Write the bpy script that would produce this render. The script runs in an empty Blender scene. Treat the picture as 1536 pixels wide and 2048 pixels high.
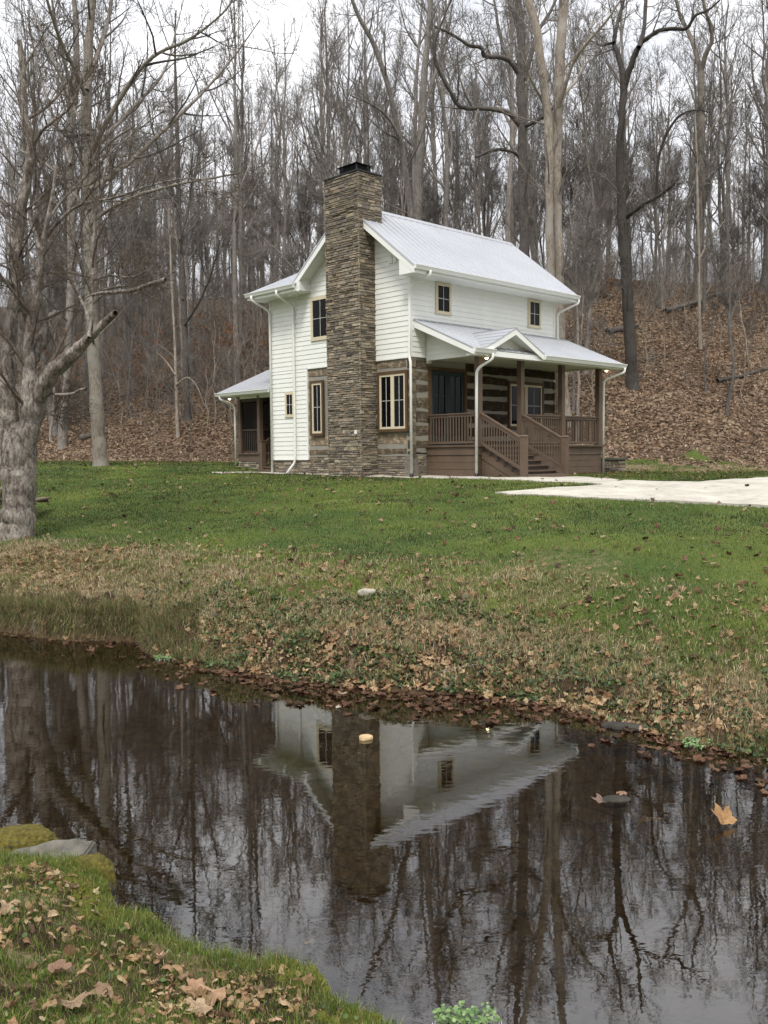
import bpy, bmesh, math
import numpy as np
from mathutils import Matrix, Vector
rng = np.random.default_rng(11)
S = bpy.context.scene
COL = S.collection
PI = math.pi

# ------------------------------------------------------------------ camera
F_PX, PITCH, ROLL, CAMZ = 1847.98, math.radians(3.534), math.radians(.562), 2.735
fw = np.array([0, math.cos(PITCH), -math.sin(PITCH)])
rt0 = np.array([1., 0, 0]); up0 = np.cross(rt0, fw)
_c, _s = math.cos(ROLL), math.sin(ROLL)
rt = _c*rt0 - _s*up0; up = _s*rt0 + _c*up0
CAM = np.array([0, 0, CAMZ])
def ray(px, py):
    return fw + rt*(px-768)/F_PX - up*(py-1024)/F_PX
def at_depth(px, py, y):
    d = ray(px, py); return CAM + d*(y/d[1])
def at_z(px, py, z):
    d = ray(px, py); return CAM + d*((z-CAMZ)/d[2])
cam = bpy.data.cameras.new('camera'); cam.sensor_fit = 'VERTICAL'; cam.sensor_height = 36
cam.lens = F_PX/2048*36; cam.clip_start = .05; cam.clip_end = 2000
co = bpy.data.objects.new('camera', cam); COL.objects.link(co)
co.matrix_world = Matrix(((rt[0], up[0], -fw[0], 0), (rt[1], up[1], -fw[1], 0), (rt[2], up[2], -fw[2], CAMZ), (0, 0, 0, 1)))
S.camera = co

# ------------------------------------------------------------------ numeric helpers
def hash2(ix, iy, seed):
    h = (ix.astype(np.int64)*374761393 + iy.astype(np.int64)*668265263 + seed*1442695041) & 0x7fffffff
    h = ((h ^ (h >> 13))*1274126177) & 0x7fffffff
    return ((h ^ (h >> 16)) & 0xffff)/65535.
def vnoise(x, y, seed=0):
    x = np.asarray(x, float); y = np.asarray(y, float)
    ix = np.floor(x); iy = np.floor(y); fx = x-ix; fy = y-iy
    fx = fx*fx*(3-2*fx); fy = fy*fy*(3-2*fy)
    a = hash2(ix, iy, seed); b = hash2(ix+1, iy, seed); c = hash2(ix, iy+1, seed); d = hash2(ix+1, iy+1, seed)
    return (a*(1-fx)+b*fx)*(1-fy) + (c*(1-fx)+d*fx)*fy
def fbm(x, y, seed=0, o=4):
    s = 0; a = .5; t = 0
    for k in range(o):
        s = s + a*vnoise(x*2**k+k*7.3, y*2**k-k*3.1, seed+k); t += a; a *= .55
    return s/t
def sm(x, a=0., b=1.):
    t = np.clip((x-a)/(b-a), 0, 1); return t*t*(3-2*t)
def nrm(v):
    return v/np.maximum(np.linalg.norm(v, axis=-1, keepdims=True), 1e-9)

def mesh_np(name, V, F, cols=None, smooth=True, mat=None, parent=None):
    V = np.asarray(V, np.float32).reshape(-1, 3)
    if not isinstance(F, (list, tuple)): F = [F]
    F = [np.asarray(f, np.int32) for f in F if len(f)]
    me = bpy.data.meshes.new(name)
    me.vertices.add(len(V)); me.vertices.foreach_set('co', V.ravel())
    idx = np.concatenate([f.ravel() for f in F]); cnt = np.concatenate([np.full(len(f), f.shape[1], np.int32) for f in F])
    me.loops.add(len(idx)); me.loops.foreach_set('vertex_index', idx)
    me.polygons.add(len(cnt)); st = np.zeros(len(cnt), np.int32); st[1:] = np.cumsum(cnt)[:-1]
    me.polygons.foreach_set('loop_start', st); me.polygons.foreach_set('loop_total', cnt)
    me.polygons.foreach_set('use_smooth', np.full(len(cnt), bool(smooth)))
    if cols is not None:
        c = np.ones((len(V), 4), np.float32); cc = np.asarray(cols, np.float32); c[:, :cc.shape[1]] = cc
        a = me.attributes.new('Col', 'FLOAT_COLOR', 'POINT'); a.data.foreach_set('color', c.ravel())
    me.update(calc_edges=True)
    o = bpy.data.objects.new(name, me); COL.objects.link(o)
    if mat is not None: me.materials.append(mat)
    if parent is not None: o.parent = parent
    return o
def tag(o, label=None, cat=None, group=None, kind=None):
    if label: o['label'] = label
    if cat: o['category'] = cat
    if group: o['group'] = group
    if kind: o['kind'] = kind
    return o
def empty(name, loc=(0, 0, 0), rz=0., label=None, cat=None, group=None):
    o = bpy.data.objects.new(name, None); COL.objects.link(o); o.location = loc; o.rotation_euler = (0, 0, rz)
    o.empty_display_size = .2
    return tag(o, label, cat, group)
def copy_tree(o, parent=None):
    c = o.copy(); COL.objects.link(c); c.parent = parent
    for ch in list(o.children): copy_tree(ch, c)
    return c

class MB:
    """collects boxes, polygons, tubes into one mesh"""
    def __init__(s): s.v = []; s.f = []; s.c = []; s.n = 0; s.col = (1, 1, 1)
    def add(s, V, F):
        V = np.asarray(V, float).reshape(-1, 3); s.v.append(V); s.c.append(np.tile(np.array(s.col, float), (len(V), 1)))
        for f in F: s.f.append(tuple(int(i)+s.n for i in f))
        s.n += len(V)
    def box(s, a, b):
        x0, y0, z0 = np.minimum(a, b); x1, y1, z1 = np.maximum(a, b)
        s.add([(x0,y0,z0),(x1,y0,z0),(x1,y1,z0),(x0,y1,z0),(x0,y0,z1),(x1,y0,z1),(x1,y1,z1),(x0,y1,z1)],
              [(3,2,1,0),(4,5,6,7),(0,1,5,4),(1,2,6,5),(2,3,7,6),(3,0,4,7)])
    def hexa(s, P): s.add(P, [(3,2,1,0),(4,5,6,7),(0,1,5,4),(1,2,6,5),(2,3,7,6),(3,0,4,7)])
    def poly(s, P): s.add(P, [range(len(P))])
    def prism(s, P, d):
        P = np.asarray(P, float); n = len(P); Q = P+np.asarray(d, float)
        s.add(np.concatenate([P, Q]), [tuple(range(n))[::-1], tuple(range(n, 2*n))]+[(i, (i+1) % n, n+(i+1) % n, n+i) for i in range(n)])
    def bar(s, a, b, w, h, upv=(0, 0, 1)):
        a = np.asarray(a, float); b = np.asarray(b, float); d = nrm(b-a); u = np.asarray(upv, float)
        x = np.cross(d, u); x = x/np.linalg.norm(x)*w/2; y = np.cross(x, d); y = y/np.linalg.norm(y)*h/2
        s.hexa([a-x-y, a+x-y, b+x-y, b-x-y, a-x+y, a+x+y, b+x+y, b-x+y])
    def tube(s, pts, r, n=10, cap=True):
        P = np.asarray(pts, float); R = np.broadcast_to(np.asarray(r, float), (len(P),))
        V, F = tubes(P[None], R[None], n); Fl = [tuple(f) for f in F]
        if cap: Fl += [tuple(range(n))[::-1], tuple(range(len(V)-n, len(V)))]
        s.add(V, Fl)
    def build(s, name, mat, parent=None, smooth=False):
        me = bpy.data.meshes.new(name); me.from_pydata(np.concatenate(s.v).tolist(), [], s.f)
        a = me.attributes.new('Col', 'FLOAT_COLOR', 'POINT'); c = np.concatenate(s.c)
        a.data.foreach_set('color', np.concatenate([c, np.ones((len(c), 1))], 1).astype(np.float32).ravel())
        bm = bmesh.new(); bm.from_mesh(me); bmesh.ops.recalc_face_normals(bm, faces=bm.faces); bm.to_mesh(me); bm.free()
        if smooth:
            me.polygons.foreach_set('use_smooth', np.ones(len(me.polygons), bool))
        me.materials.append(mat); o = bpy.data.objects.new(name, me); COL.objects.link(o)
        if parent is not None: o.parent = parent
        return o

def tubes(P, R, n):
    """P (N,K,3), R (N,K) -> verts, quads"""
    N, K, _ = P.shape
    T = np.empty_like(P); T[:, 1:-1] = P[:, 2:]-P[:, :-2]; T[:, 0] = P[:, 1]-P[:, 0]; T[:, -1] = P[:, -1]-P[:, -2]
    T = nrm(T)
    ref = np.where(np.abs(nrm(P[:, -1]-P[:, 0])[:, 2:3]) > .8, np.array([[1., .13, 0]]), np.array([[0, .1, 1.]]))[:, None, :]
    U = nrm(np.cross(T, np.broadcast_to(ref, T.shape))); W = np.cross(T, U)
    a = np.arange(n)*2*PI/n
    V = P[:, :, None, :]+R[:, :, None, None]*(np.cos(a)[None, None, :, None]*U[:, :, None, :]+np.sin(a)[None, None, :, None]*W[:, :, None, :])
    i = (np.arange(N)*K*n)[:, None, None]; k = (np.arange(K-1)*n)[None, :, None]; j = np.arange(n)[None, None, :]; j2 = (j+1) % n
    F = np.stack([i+k+j, i+k+j2, i+k+n+j2, i+k+n+j], -1).reshape(-1, 4)
    return V.reshape(-1, 3), F

def join(parts):
    V = []; F = []; n = 0
    for v, f in parts: V.append(v); F.append(np.asarray(f)+n); n += len(v)
    return np.concatenate(V), np.concatenate(F)

# ------------------------------------------------------------------ materials
class NT:
    def __init__(s, name):
        s.m = bpy.data.materials.new(name); s.m.use_nodes = True; s.t = s.m.node_tree
        s.p = s.t.nodes['Principled BSDF']; s.out = s.t.nodes['Material Output']
    def n(s, typ, **kw):
        nd = s.t.nodes.new(typ)
        for k, v in kw.items():
            if k in nd.inputs: s.set(nd.inputs[k], v)
            else: setattr(nd, k, v)
        return nd
    def set(s, sock, v):
        if isinstance(v, bpy.types.NodeSocket): s.t.links.new(v, sock)
        else: sock.default_value = (tuple(v)+(1,) if isinstance(v, (tuple, list)) and len(v) == 3 and sock.type == 'RGBA' else v)
    def mix(s, f, a, b, typ='MIX'):
        nd = s.t.nodes.new('ShaderNodeMix'); nd.data_type = 'RGBA'; nd.blend_type = typ
        s.set(nd.inputs[0], f); s.set(nd.inputs[6], a); s.set(nd.inputs[7], b); return nd.outputs[2]
    def math(s, op, a, b=0.):
        nd = s.t.nodes.new('ShaderNodeMath'); nd.operation = op; s.set(nd.inputs[0], a); s.set(nd.inputs[1], b); return nd.outputs[0]
    def ramp(s, f, stops, interp='LINEAR'):
        nd = s.t.nodes.new('ShaderNodeValToRGB'); nd.color_ramp.interpolation = interp
        e = nd.color_ramp.elements
        while len(e) < len(stops): e.new(.5)
        for q, (p, c) in zip(e, stops): q.position = p; q.color = tuple(c)+(1,) if not np.isscalar(c) else (c, c, c, 1)
        s.set(nd.inputs[0], f); return nd.outputs[0]
    def coord(s, kind='Object', scale=None):
        o = s.n('ShaderNodeTexCoord').outputs[kind]
        if scale is not None:
            mp = s.n('ShaderNodeMapping', Scale=scale); s.set(mp.inputs[0], o); o = mp.outputs[0]
        return o
    def noise(s, vec, scale, detail=4, rough=.55, dist=0.):
        nd = s.n('ShaderNodeTexNoise', Scale=scale, Detail=detail, Roughness=rough, Distortion=dist); s.set(nd.inputs['Vector'], vec)
        return nd.outputs['Fac']
    def attr(s, name='Col'):
        return s.n('ShaderNodeAttribute', attribute_name=name).outputs['Color']
    def bump(s, h, strength=.5, dist=.02):
        b = s.n('ShaderNodeBump', Strength=strength, Distance=dist); s.set(b.inputs['Height'], h); s.set(s.p.inputs['Normal'], b.outputs[0]); return b
    def done(s, col=None, rough=.8, spec=.3, metal=0.):
        if col is not None: s.set(s.p.inputs['Base Color'], col)
        s.set(s.p.inputs['Roughness'], rough); s.set(s.p.inputs['Specular IOR Level'], spec); s.set(s.p.inputs['Metallic'], metal)
        return s.m

def painted(name, c, rough=.55, var=.08, spec=.3, metal=0.):
    t = NT(name); v = t.coord(); n1 = t.noise(v, 2.3, 5); n2 = t.noise(t.coord('Object', (6, 6, 60)), 1.5, 3)
    f = t.math('MULTIPLY', n1, n2); f = t.math('MULTIPLY', f, 2.)
    lo = tuple(x*(1-var*2) for x in c); hi = tuple(min(1, x*(1+var)) for x in c)
    t.bump(n2, .06, .01)
    return t.done(t.mix(f, lo, hi), rough, spec, metal)
def from_attr(name, rough=.85, nscale=30, namt=.45, bump=.4, spec=.2, trans=0.):
    t = NT(name); v = t.coord(); n1 = t.noise(v, nscale, 4, .65)
    k = t.ramp(n1, [(.25, 1-namt), (.75, 1+namt*.6)])
    c = t.mix(1., t.attr(), k, 'MULTIPLY')
    if bump: t.bump(n1, bump, .02)
    m = t.done(c, rough, spec)
    if trans:
        tr = t.n('ShaderNodeBsdfTranslucent'); t.set(tr.inputs[0], c)
        mx = t.n('ShaderNodeMixShader'); t.set(mx.inputs[0], trans); t.t.links.new(t.p.outputs[0], mx.inputs[1]); t.t.links.new(tr.outputs[0], mx.inputs[2])
        t.t.links.new(mx.outputs[0], t.out.inputs[0])
    return m
def bark(name, dark, light, scale=1., patch=None, moss=0.):
    t = NT(name); v = t.coord()
    n1 = t.noise(t.coord('Object', (9*scale, 9*scale, 2.2*scale)), 2.2, 6, .7, .6)
    n2 = t.noise(v, 1.1*scale, 4, .6)
    rnd = t.n('ShaderNodeObjectInfo').outputs['Random']
    c = t.ramp(n1, [(.32, dark), (.5, tuple((a+b)/2 for a, b in zip(dark, light))), (.68, light)])
    if patch:
        c = t.mix(t.ramp(n2, [(.5, 0.), (.6, .85)]), c, patch)
    c = t.mix(1., c, t.ramp(rnd, [(0., (.62, .6, .58)), (.5, (1, .98, .95)), (1., (1.35, 1.28, 1.2))]), 'MULTIPLY')
    c = t.mix(.5, c, t.mix(1., c, t.ramp(n2, [(.3, .55), (.7, 1.5)]), 'MULTIPLY'))
    t.bump(n1, .9, .04)
    return t.done(c, .9, .15)

M = {}
M['white'] = painted('white_paint', (.78, .79, .75), .5, .06)
M['trim'] = painted('white_trim_paint', (.78, .79, .76), .45, .03)
M['beam'] = painted('cream_panel', (.66, .65, .58), .6, .05)
M['frame'] = painted('tan_window_frame', (.62, .55, .40), .5, .05)
M['casing'] = painted('dark_stained_casing', (.105, .062, .03), .7, .25)
M['brown'] = painted('brown_porch_paint', (.128, .090, .064), .65, .22)
M['dkbrown'] = painted('dark_tread_paint', (.05, .036, .028), .6, .15)
M['teal'] = painted('teal_door_paint', (.012, .028, .028), .5, .1)
M['black'] = painted('black_metal', (.012, .012, .014), .45, .1, .4)
M['concrete'] = None
def roof_mat():
    t = NT('pale_metal_roof'); n = t.noise(t.coord(), .8, 3)
    return t.done(t.mix(n, (.37, .385, .415), (.47, .485, .515)), .36, .5, .25)
M['roof'] = roof_mat()
def glass_mat():
    t = NT('dark_window_glass'); return t.done((.004, .004, .005), .05, .12)
M['glass'] = glass_mat()
M['muntin'] = painted('pale_muntin', (.55, .54, .5), .5, .03)
M['stone'] = from_attr('ledge_stone', .9, 14, .5, .7)
def log_mat():
    t = NT('hewn_log'); v = t.coord('Object', (1, 1, 1))
    st = t.noise(t.coord('Object', (1.2, 1.2, 26)), 2.0, 6, .7, .3); sp = t.noise(v, 5., 5, .65)
    c = t.mix(t.ramp(st, [(.3, 0.), (.7, 1.)]), t.mix(1., t.attr(), (.45, .4, .36), 'MULTIPLY'), t.attr())
    c = t.mix(t.ramp(sp, [(.5, 0.), (.62, .75)]), c, t.mix(1., t.attr(), (1.7, 1.65, 1.55), 'MULTIPLY'))
    t.bump(st, .8, .03); return t.done(c, .9, .1)
M['log'] = log_mat()
M['chink'] = painted('log_chinking', (.29, .275, .235), .9, .15)
def screen_mat():
    t = NT('insect_screen'); t.done((.008, .008, .008), .9, .1)
    tr = t.n('ShaderNodeBsdfTransparent'); mx = t.n('ShaderNodeMixShader'); mx.inputs[0].default_value = .55
    t.t.links.new(tr.outputs[0], mx.inputs[1]); t.t.links.new(t.p.outputs[0], mx.inputs[2]); t.t.links.new(mx.outputs[0], t.out.inputs[0]); return t.m
M['screen'] = screen_mat()
def lamp_mat():
    t = NT('lit_bulb'); t.done((1, .8, .5)); t.set(t.p.inputs['Emission Color'], (1, .78, .45)); t.p.inputs['Emission Strength'].default_value = 7; return t.m
M['lamp'] = lamp_mat()
M['bark_forest'] = bark('forest_bark', (.08, .075, .071), (.28, .263, .247))
M['bark_twig'] = bark('twig_bark', (.105, .099, .094), (.25, .236, .223))
M['bark_dark'] = bark('dark_bark', (.035, .032, .03), (.16, .147, .138), 1., (.10, .094, .088))
M['bark_pale'] = bark('pale_bark', (.13, .115, .098), (.37, .335, .29), .8, (.25, .24, .22))
def near_bark():
    t = NT('flaking_bark'); n1 = t.noise(t.coord('Object', (8, 8, 3.4)), 2.1, 7, .72, .35); n2 = t.noise(t.coord('Object', (1, 1, .6)), 3.0, 5, .65, .4); n3 = t.noise(t.coord('Object', (1, 1, .5)), 6.5, 5, .7, .5)
    c = t.ramp(n1, [(.34, (.04, .033, .028)), (.46, (.135, .117, .10)), (.64, (.31, .275, .24))])
    c = t.mix(t.ramp(n2, [(.50, 0.), (.56, .8)]), c, t.mix(t.ramp(n1, [(.35, 0.), (.65, 1.)]), (.14, .125, .108), (.44, .40, .35)))
    c = t.mix(t.ramp(n3, [(.56, 0.), (.63, .8)]), c, t.mix(n1, (.045, .038, .033), (.16, .14, .12)))
    t.bump(t.math('ADD', n1, n3), 1., .03); return t.done(c, .95, .1)
M['bark_near'] = near_bark()
M['leaf'] = from_attr('dead_leaf', .7, 25, .35, .3, .25, .25)
M['blade'] = from_attr('grass_blade', .7, 10, .15, 0, .25, .3)
M['straw'] = from_attr('dry_straw', .8, 10, .2, 0, .2)
M['green_leaf'] = from_attr('green_leaf', .5, 30, .2, 0, .4, .25)
M['wood'] = painted('weathered_plank', (.16, .125, .09), .85, .25)

# ------------------------------------------------------------------ terrain
EDGE_F = [(-260, 1240), (0, 1262), (130, 1280), (265, 1284), (300, 1310), (400, 1337), (500, 1352), (620, 1368), (760, 1380), (900, 1392), (1000, 1402), (1090, 1416), (1170, 1432), (1250, 1456), (1300, 1470), (1400, 1496), (1536, 1522), (1760, 1575)]
EDGE_N = [(-200, 1676), (0, 1690), (100, 1692), (165, 1700), (215, 1725), (232, 1788), (319, 1822), (371, 1862), (456, 1881), (566, 1889), (625, 1912), (660, 1955), (711, 1985), (781, 2008), (836, 2036), (900, 2062), (1100, 2200)]
ef = np.array([at_z(x, y, 0) for x, y in EDGE_F]); en = np.array([at_z(x, y, .26) for x, y in EDGE_N])
ef = np.concatenate([[[-70, 17, 0], [-25, 15.5, 0]], ef, [[9, 5.5, 0], [30, 1, 0], [70, -2, 0]]]); en = np.concatenate([[[-70, 8, 0], [-12, 6.2, 0]], en, [[2.5, 1.6, 0], [6, -1.5, 0], [70, -20, 0]]])
ef = ef[np.argsort(ef[:, 0])]; en = en[np.argsort(en[:, 0])]
def ye(x): return np.interp(x, ef[:, 0], ef[:, 1]) + .10*(vnoise(x*3, x*0, 5)-.5) + .10*(vnoise(x*9, x*0, 6)-.5)
def yn(x): return np.interp(x, en[:, 0], en[:, 1]) + .06*(vnoise(x*9, x*0, 7)-.5)
HX = [-60, -30, -15, -6, 0, 4, 8, 14, 24, 60]
HD = [54, 50, 45.5, 42.5, 41.2, 39.5, 36.2, 36.2, 38, 40]
def hill_base(x): return np.interp(x, HX, HD)
def T(x, y):
    x = np.asarray(x, float); y = np.asarray(y, float)
    sf = (y-ye(x))*.85; sn = (yn(x)-y)*.8
    wl = sm(-x, 2.6, 4.2); wr = sm(x, .6, 3.0)
    sfp = np.maximum(sf, 0)
    zc = .80*sm(sfp/2.0)**.85+.02*sm(sfp/.05)
    zl = .36*sm(sfp/.12)+.48*sm((sfp-.1)/2.6)
    zr = .16*sm(sfp/.7)+.66*sm((sfp-.2)/3.6)
    b = zc*(1-wl-wr+wl*wr)+zl*wl*(1-wr)+zr*wr
    lawn = .083*np.maximum(0, y-ye(x)-2.0)
    zh = 2.10-.012*x+.28*sm(y, 33.6, 36.5)*sm(-x, 3.2, 5.5)
    base = b+lawn
    k = .25; h = np.clip(.5+.5*(zh-base)/k, 0, 1); base = zh*(1-h)+base*h-k*h*(1-h)
    u = np.maximum(0, y-hill_base(x)); m = np.interp(x, [-30, -10, 6, 40], [.36, .37, .45, .46]); Lc = np.interp(x, [-30, -10, 6, 40], [42, 40, 29, 29])
    u = u+(fbm(x*.12, y*.12, 31)-.5)*4*sm(u/6)
    r = np.where(u < 4, u*u/8, u-2); c = np.maximum(0, u-Lc); r = r-np.where(c < 10, c*c/20, c-5)*1.05
    hill = m*r+(fbm(x*.5, y*.5, 41)-.5)*.5*sm(u/3)
    far = base+hill+(fbm(x*1.7, y*1.7, 3)-.5)*.42*sm(sf/.5)*(1-.78*sm(sf, 2.2, 4.5))+(fbm(x*7, y*7, 8)-.5)*.22*sm(sf/.25)*(1-sm(sf, 1.8, 3.6))
    snp = np.maximum(sn, 0)
    near = np.minimum(.24*sm(snp/.12)+.30*np.maximum(snp-.05, 0), 1.15)+(fbm(x*3, y*3, 13)-.5)*.10*sm(snp/.2)+(fbm(x*11, y*11, 14)-.5)*.05*sm(snp/.1)
    back = np.maximum(0, -14-y); near = near+.5*np.where(back < 6, back*back/12, back-3)*sm(back/3)+(fbm(x*.2, y*.2, 61)-.5)*2.*sm(back/10)  # unseen hill added behind the camera to block low sky light
    dd = np.minimum(np.maximum(-sf, 0), np.maximum(-sn, 0)*1.6)
    bed = -.02-.26*sm(dd, 0, 1.5)+(fbm(x*2.5, y*2.5, 17)-.5)*.10*sm(dd/.6)
    bed = np.where(sn > -.35, np.minimum(bed, -.06), bed)
    return np.where(sf > 0, far, np.where(sn > 0, near, bed))
def hit_ground(px, py):
    d = ray(px, py); t = np.concatenate([np.arange(2, 40, .02), np.arange(40, 130, .05)])
    P = CAM[None]+d[None]*t[:, None]; below = P[:, 2] < T(P[:, 0], P[:, 1])
    k = int(np.argmax(below)) if below.any() else len(t)-1
    return P[k]

# concrete outlines from ground points
PATH_T = [(424, 944.6), (545, 945.0), (640, 946.6), (720, 949.2), (830, 950.8), (900, 952), (1000, 955), (1060, 955.5), (1120, 953.2), (1180, 954.5), (1240, 960)]
PATH_B = [(424, 946.2), (545, 947.2), (640, 949.5), (720, 952.6), (830, 956.5), (900, 957.6), (1000, 960.2), (1060, 961.2), (1120, 964), (1180, 967), (1228, 970.5)]
DRV_T = [(985, 984.6), (1060, 980), (1140, 974.8), (1228, 968.0), (1250, 960.4), (1327, 963.4), (1403, 964.0), (1493, 958.6), (1545, 954.8), (1700, 949)]
DRV_B = [(990, 986.4), (1060, 990), (1140, 994), (1228, 999.0), (1262, 1000.6), (1327, 1003.6), (1403, 1007), (1493, 1012), (1545, 1015), (1700, 1023)]
def gp(L): return np.array([hit_ground(*p)[:2] for p in L])
pt, pb, dt, db = gp(PATH_T), gp(PATH_B), gp(DRV_T), gp(DRV_B)
dt[0] = db[0]
PATH_POLY = np.concatenate([pt, pb[::-1]]); DRV_POLY = np.concatenate([dt, db[::-1]])
def inside(poly, x, y):
    r = np.zeros(np.shape(x), bool); n = len(poly)
    for i in range(n):
        x0, y0 = poly[i]; x1, y1 = poly[(i+1) % n]
        if y0 == y1: continue
        c = ((y0 > y) != (y1 > y)) & (x < (x1-x0)*(y-y0)/(y1-y0)+x0); r ^= c
    return r
def on_concrete(x, y): return inside(PATH_POLY, x, y) | inside(DRV_POLY, x, y)

def weights(x, y):
    """straw, grass, litter, wet soil (each 0..1)"""
    sf = (y-ye(x))*.85; sn = (yn(x)-y)*.8; u = y-hill_base(x)
    n1 = fbm(x*.9, y*.9, 51); n2 = fbm(x*3.1, y*3.1, 52); n3 = fbm(x*.35, y*.35, 53)
    wr = sm(x, .8, 4.)
    top = np.interp(x, [-8, -5, -2, 1, 5], [2.7, 2.1, 1.3, 1.25, 1.4])
    grass = sm(sf+(n1-.5)*1.8+(n2-.5)*.8, top-.35, top+.7)
    straw = sm(sf+(n2-.5)*.6, .55, 1.1)*(1-grass*.85)
    straw = np.maximum(straw, .45*sm(n3, .5, .7)*grass*(1-sm(sf, 4, 9)))
    hillL = sm(u+(n1-.5)*3+(n2-.5)*1.5+3.6*fbm(x*.45, y*.45, 58)*1.6*sm(x, 6.5, 9)*(-1)*(1-sm(x, 14, 18)), -1.2, .8)
    litter = np.maximum(hillL, .55*sm(n2, .52, .66)*(1-sm(sf, 2.0, 4.0))*(sf > 0))
    litter = np.maximum(litter, sm(-x, 4.0, 6.5)*(1-sm(sf, 1.5, 4.5))*sm(n1, .3, .6)*(sf > 0))
    grass = grass*(1-hillL); straw = straw*(1-hillL)
    nn_ = y < -12; litter = np.where(nn_, 1., litter)
    edge = sm(u, -2.5, -.6)*(1-sm(u, .6, 2.2+2.5*sm(x, 6.5, 9))); straw = np.maximum(straw, edge*.95*sm(n2, .3, .52))
    ngrass = sm(n1+(n2-.5)*.6, .42, .58)*.9
    nn = sn > 0
    grass = np.where(nn, ngrass, np.where(sf > 0, grass, 0)); straw = np.where(nn, .35*sm(n2, .5, .7), np.where(sf > 0, straw, 0)); litter = np.where(nn, np.where(y < -12, 1., sm(n2, .45, .6)*(1-ngrass*.6)), np.where(sf > 0, litter, 0))
    c_, s_ = math.cos(math.radians(44.12)), math.sin(math.radians(44.12)); hu = c_*(x-.862)+s_*(y-28.379); hv = -s_*(x-.862)+c_*(y-28.379)
    bare = ((hu > -.75) & (hu < .3) & (hv > -.3) & (hv < 7.2)) | ((hu > .4) & (hu < 7.7) & (hv > -2.35) & (hv < 0)); k_ = np.where(bare & (n2 > .3), .0, 1.); grass = grass*k_; straw = straw*k_; litter = np.where(bare, .35*n2, litter)
    wet = np.where((sf <= 0) & (sn <= 0), 1., np.where(sf > 0, 1-sm(sf, .0, .10), 1-sm(sn, 0, .1)))
    return straw, grass, litter, wet

def ground_mat():
    t = NT('meadow_and_bank_soil'); v = t.coord()
    a = t.attr('Col'); sep = t.n('ShaderNodeSeparateColor'); t.set(sep.inputs[0], a); wet = t.n('ShaderNodeAttribute', attribute_name='Col').outputs['Alpha']
    fine = t.noise(v, 38, 5, .7); mid = t.noise(v, 7, 5, .65); big = t.noise(v, .45, 4, .55)
    soil = t.mix(mid, (.022, .016, .010), (.07, .048, .03))
    vor = t.n('ShaderNodeTexVoronoi', Scale=7.5, Randomness=1.); t.set(vor.inputs['Vector'], t.coord('Object', (1, 1, .6)))
    vs = t.n('ShaderNodeSeparateColor'); t.set(vs.inputs[0], vor.outputs['Color'])
    lit = t.ramp(vs.outputs[0], [(0., (.035, .024, .016)), (.3, (.085, .055, .036)), (.6, (.15, .102, .066)), (.85, (.24, .175, .12)), (1., (.30, .23, .165))])
    lit = t.mix(1., lit, t.ramp(vor.outputs['Distance'], [(.0, 1.1), (.10, .45)]), 'MULTIPLY') if False else lit
    lit = t.mix(t.ramp(fine, [(.35, .0), (.65, .7)]), lit, t.mix(1., lit, (.45, .42, .4), 'MULTIPLY'))
    lit = t.mix(t.ramp(big, [(.4, 0.), (.65, .55)]), lit, t.mix(1., lit, (.62, .55, .5), 'MULTIPLY'))
    gr = t.mix(t.ramp(fine, [(.3, 0.), (.7, 1.)]), (.021, .042, .010), (.080, .120, .032))
    gr = t.mix(t.ramp(big, [(.38, 0.), (.62, .8)]), gr, t.mix(t.ramp(fine, [(.3, 0.), (.7, 1.)]), (.05, .075, .014), (.16, .185, .046)))
    st = t.mix(t.ramp(fine, [(.3, 0.), (.7, 1.)]), (.075, .058, .032), (.30, .24, .145))
    c = soil
    brk = lambda w: t.ramp(t.math('ADD', w, t.math('MULTIPLY', t.math('SUBTRACT', mid, .5), .9)), [(.35, 0.), (.6, 1.)])
    c = t.mix(brk(sep.outputs[1]), c, gr); c = t.mix(brk(sep.outputs[2]), c, lit); c = t.mix(t.math('MULTIPLY', brk(sep.outputs[0]), .9), c, st)
    vb = t.n('ShaderNodeTexVoronoi', Scale=4.2, feature='DISTANCE_TO_EDGE'); wob = t.noise(v, 3, 3)
    t.set(vb.inputs['Vector'], t.mix(.25, v, t.n('ShaderNodeTexNoise', Scale=3.).outputs['Color']))
    bed = t.mix(t.ramp(mid, [(.3, 0.), (.7, 1.)]), (.035, .026, .014), (.115, .083, .045))
    bed = t.mix(t.ramp(vb.outputs[0], [(0., .75), (.05, 0.)]), bed, (.012, .009, .006))
    c = t.mix(wet, c, bed)
    t.bump(t.math('ADD', fine, mid), .8, .03)
    return t.done(c, .95, .1)
def build_terrain():
    ys = np.concatenate([np.arange(-110, -20, 3.), np.arange(-20, -8, .8), np.arange(-8, 1.5, .2), np.arange(1.5, 6.6, .04), np.arange(6.6, 8, .08), np.arange(8, 15, .045), np.arange(15, 24, .12), np.arange(24, 46, .2), np.arange(46, 90, .5), np.arange(90, 190, 2.)])
    xr = np.concatenate([np.arange(0, 5, .05), np.arange(5, 9, .07), np.arange(9, 24, .25), np.arange(24, 60, 1.), np.arange(60, 121, 4)])
    xs = np.concatenate([-xr[1:][::-1], xr])
    X, Y = np.meshgrid(xs, ys); Z = T(X, Y)
    onc = on_concrete(X, Y); Z = Z-.05*onc
    V = np.stack([X, Y, Z], -1).reshape(-1, 3); ny, nx = X.shape
    i = (np.arange(ny-1)*nx)[:, None]+np.arange(nx-1)[None]
    F = np.stack([i, i+1, i+nx+1, i+nx], -1).reshape(-1, 4)
    w = weights(X.ravel(), Y.ravel())
    o = mesh_np('ground', V, F, np.stack(w, -1), True, ground_mat()); tag(o, kind='structure')
build_terrain()

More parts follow.
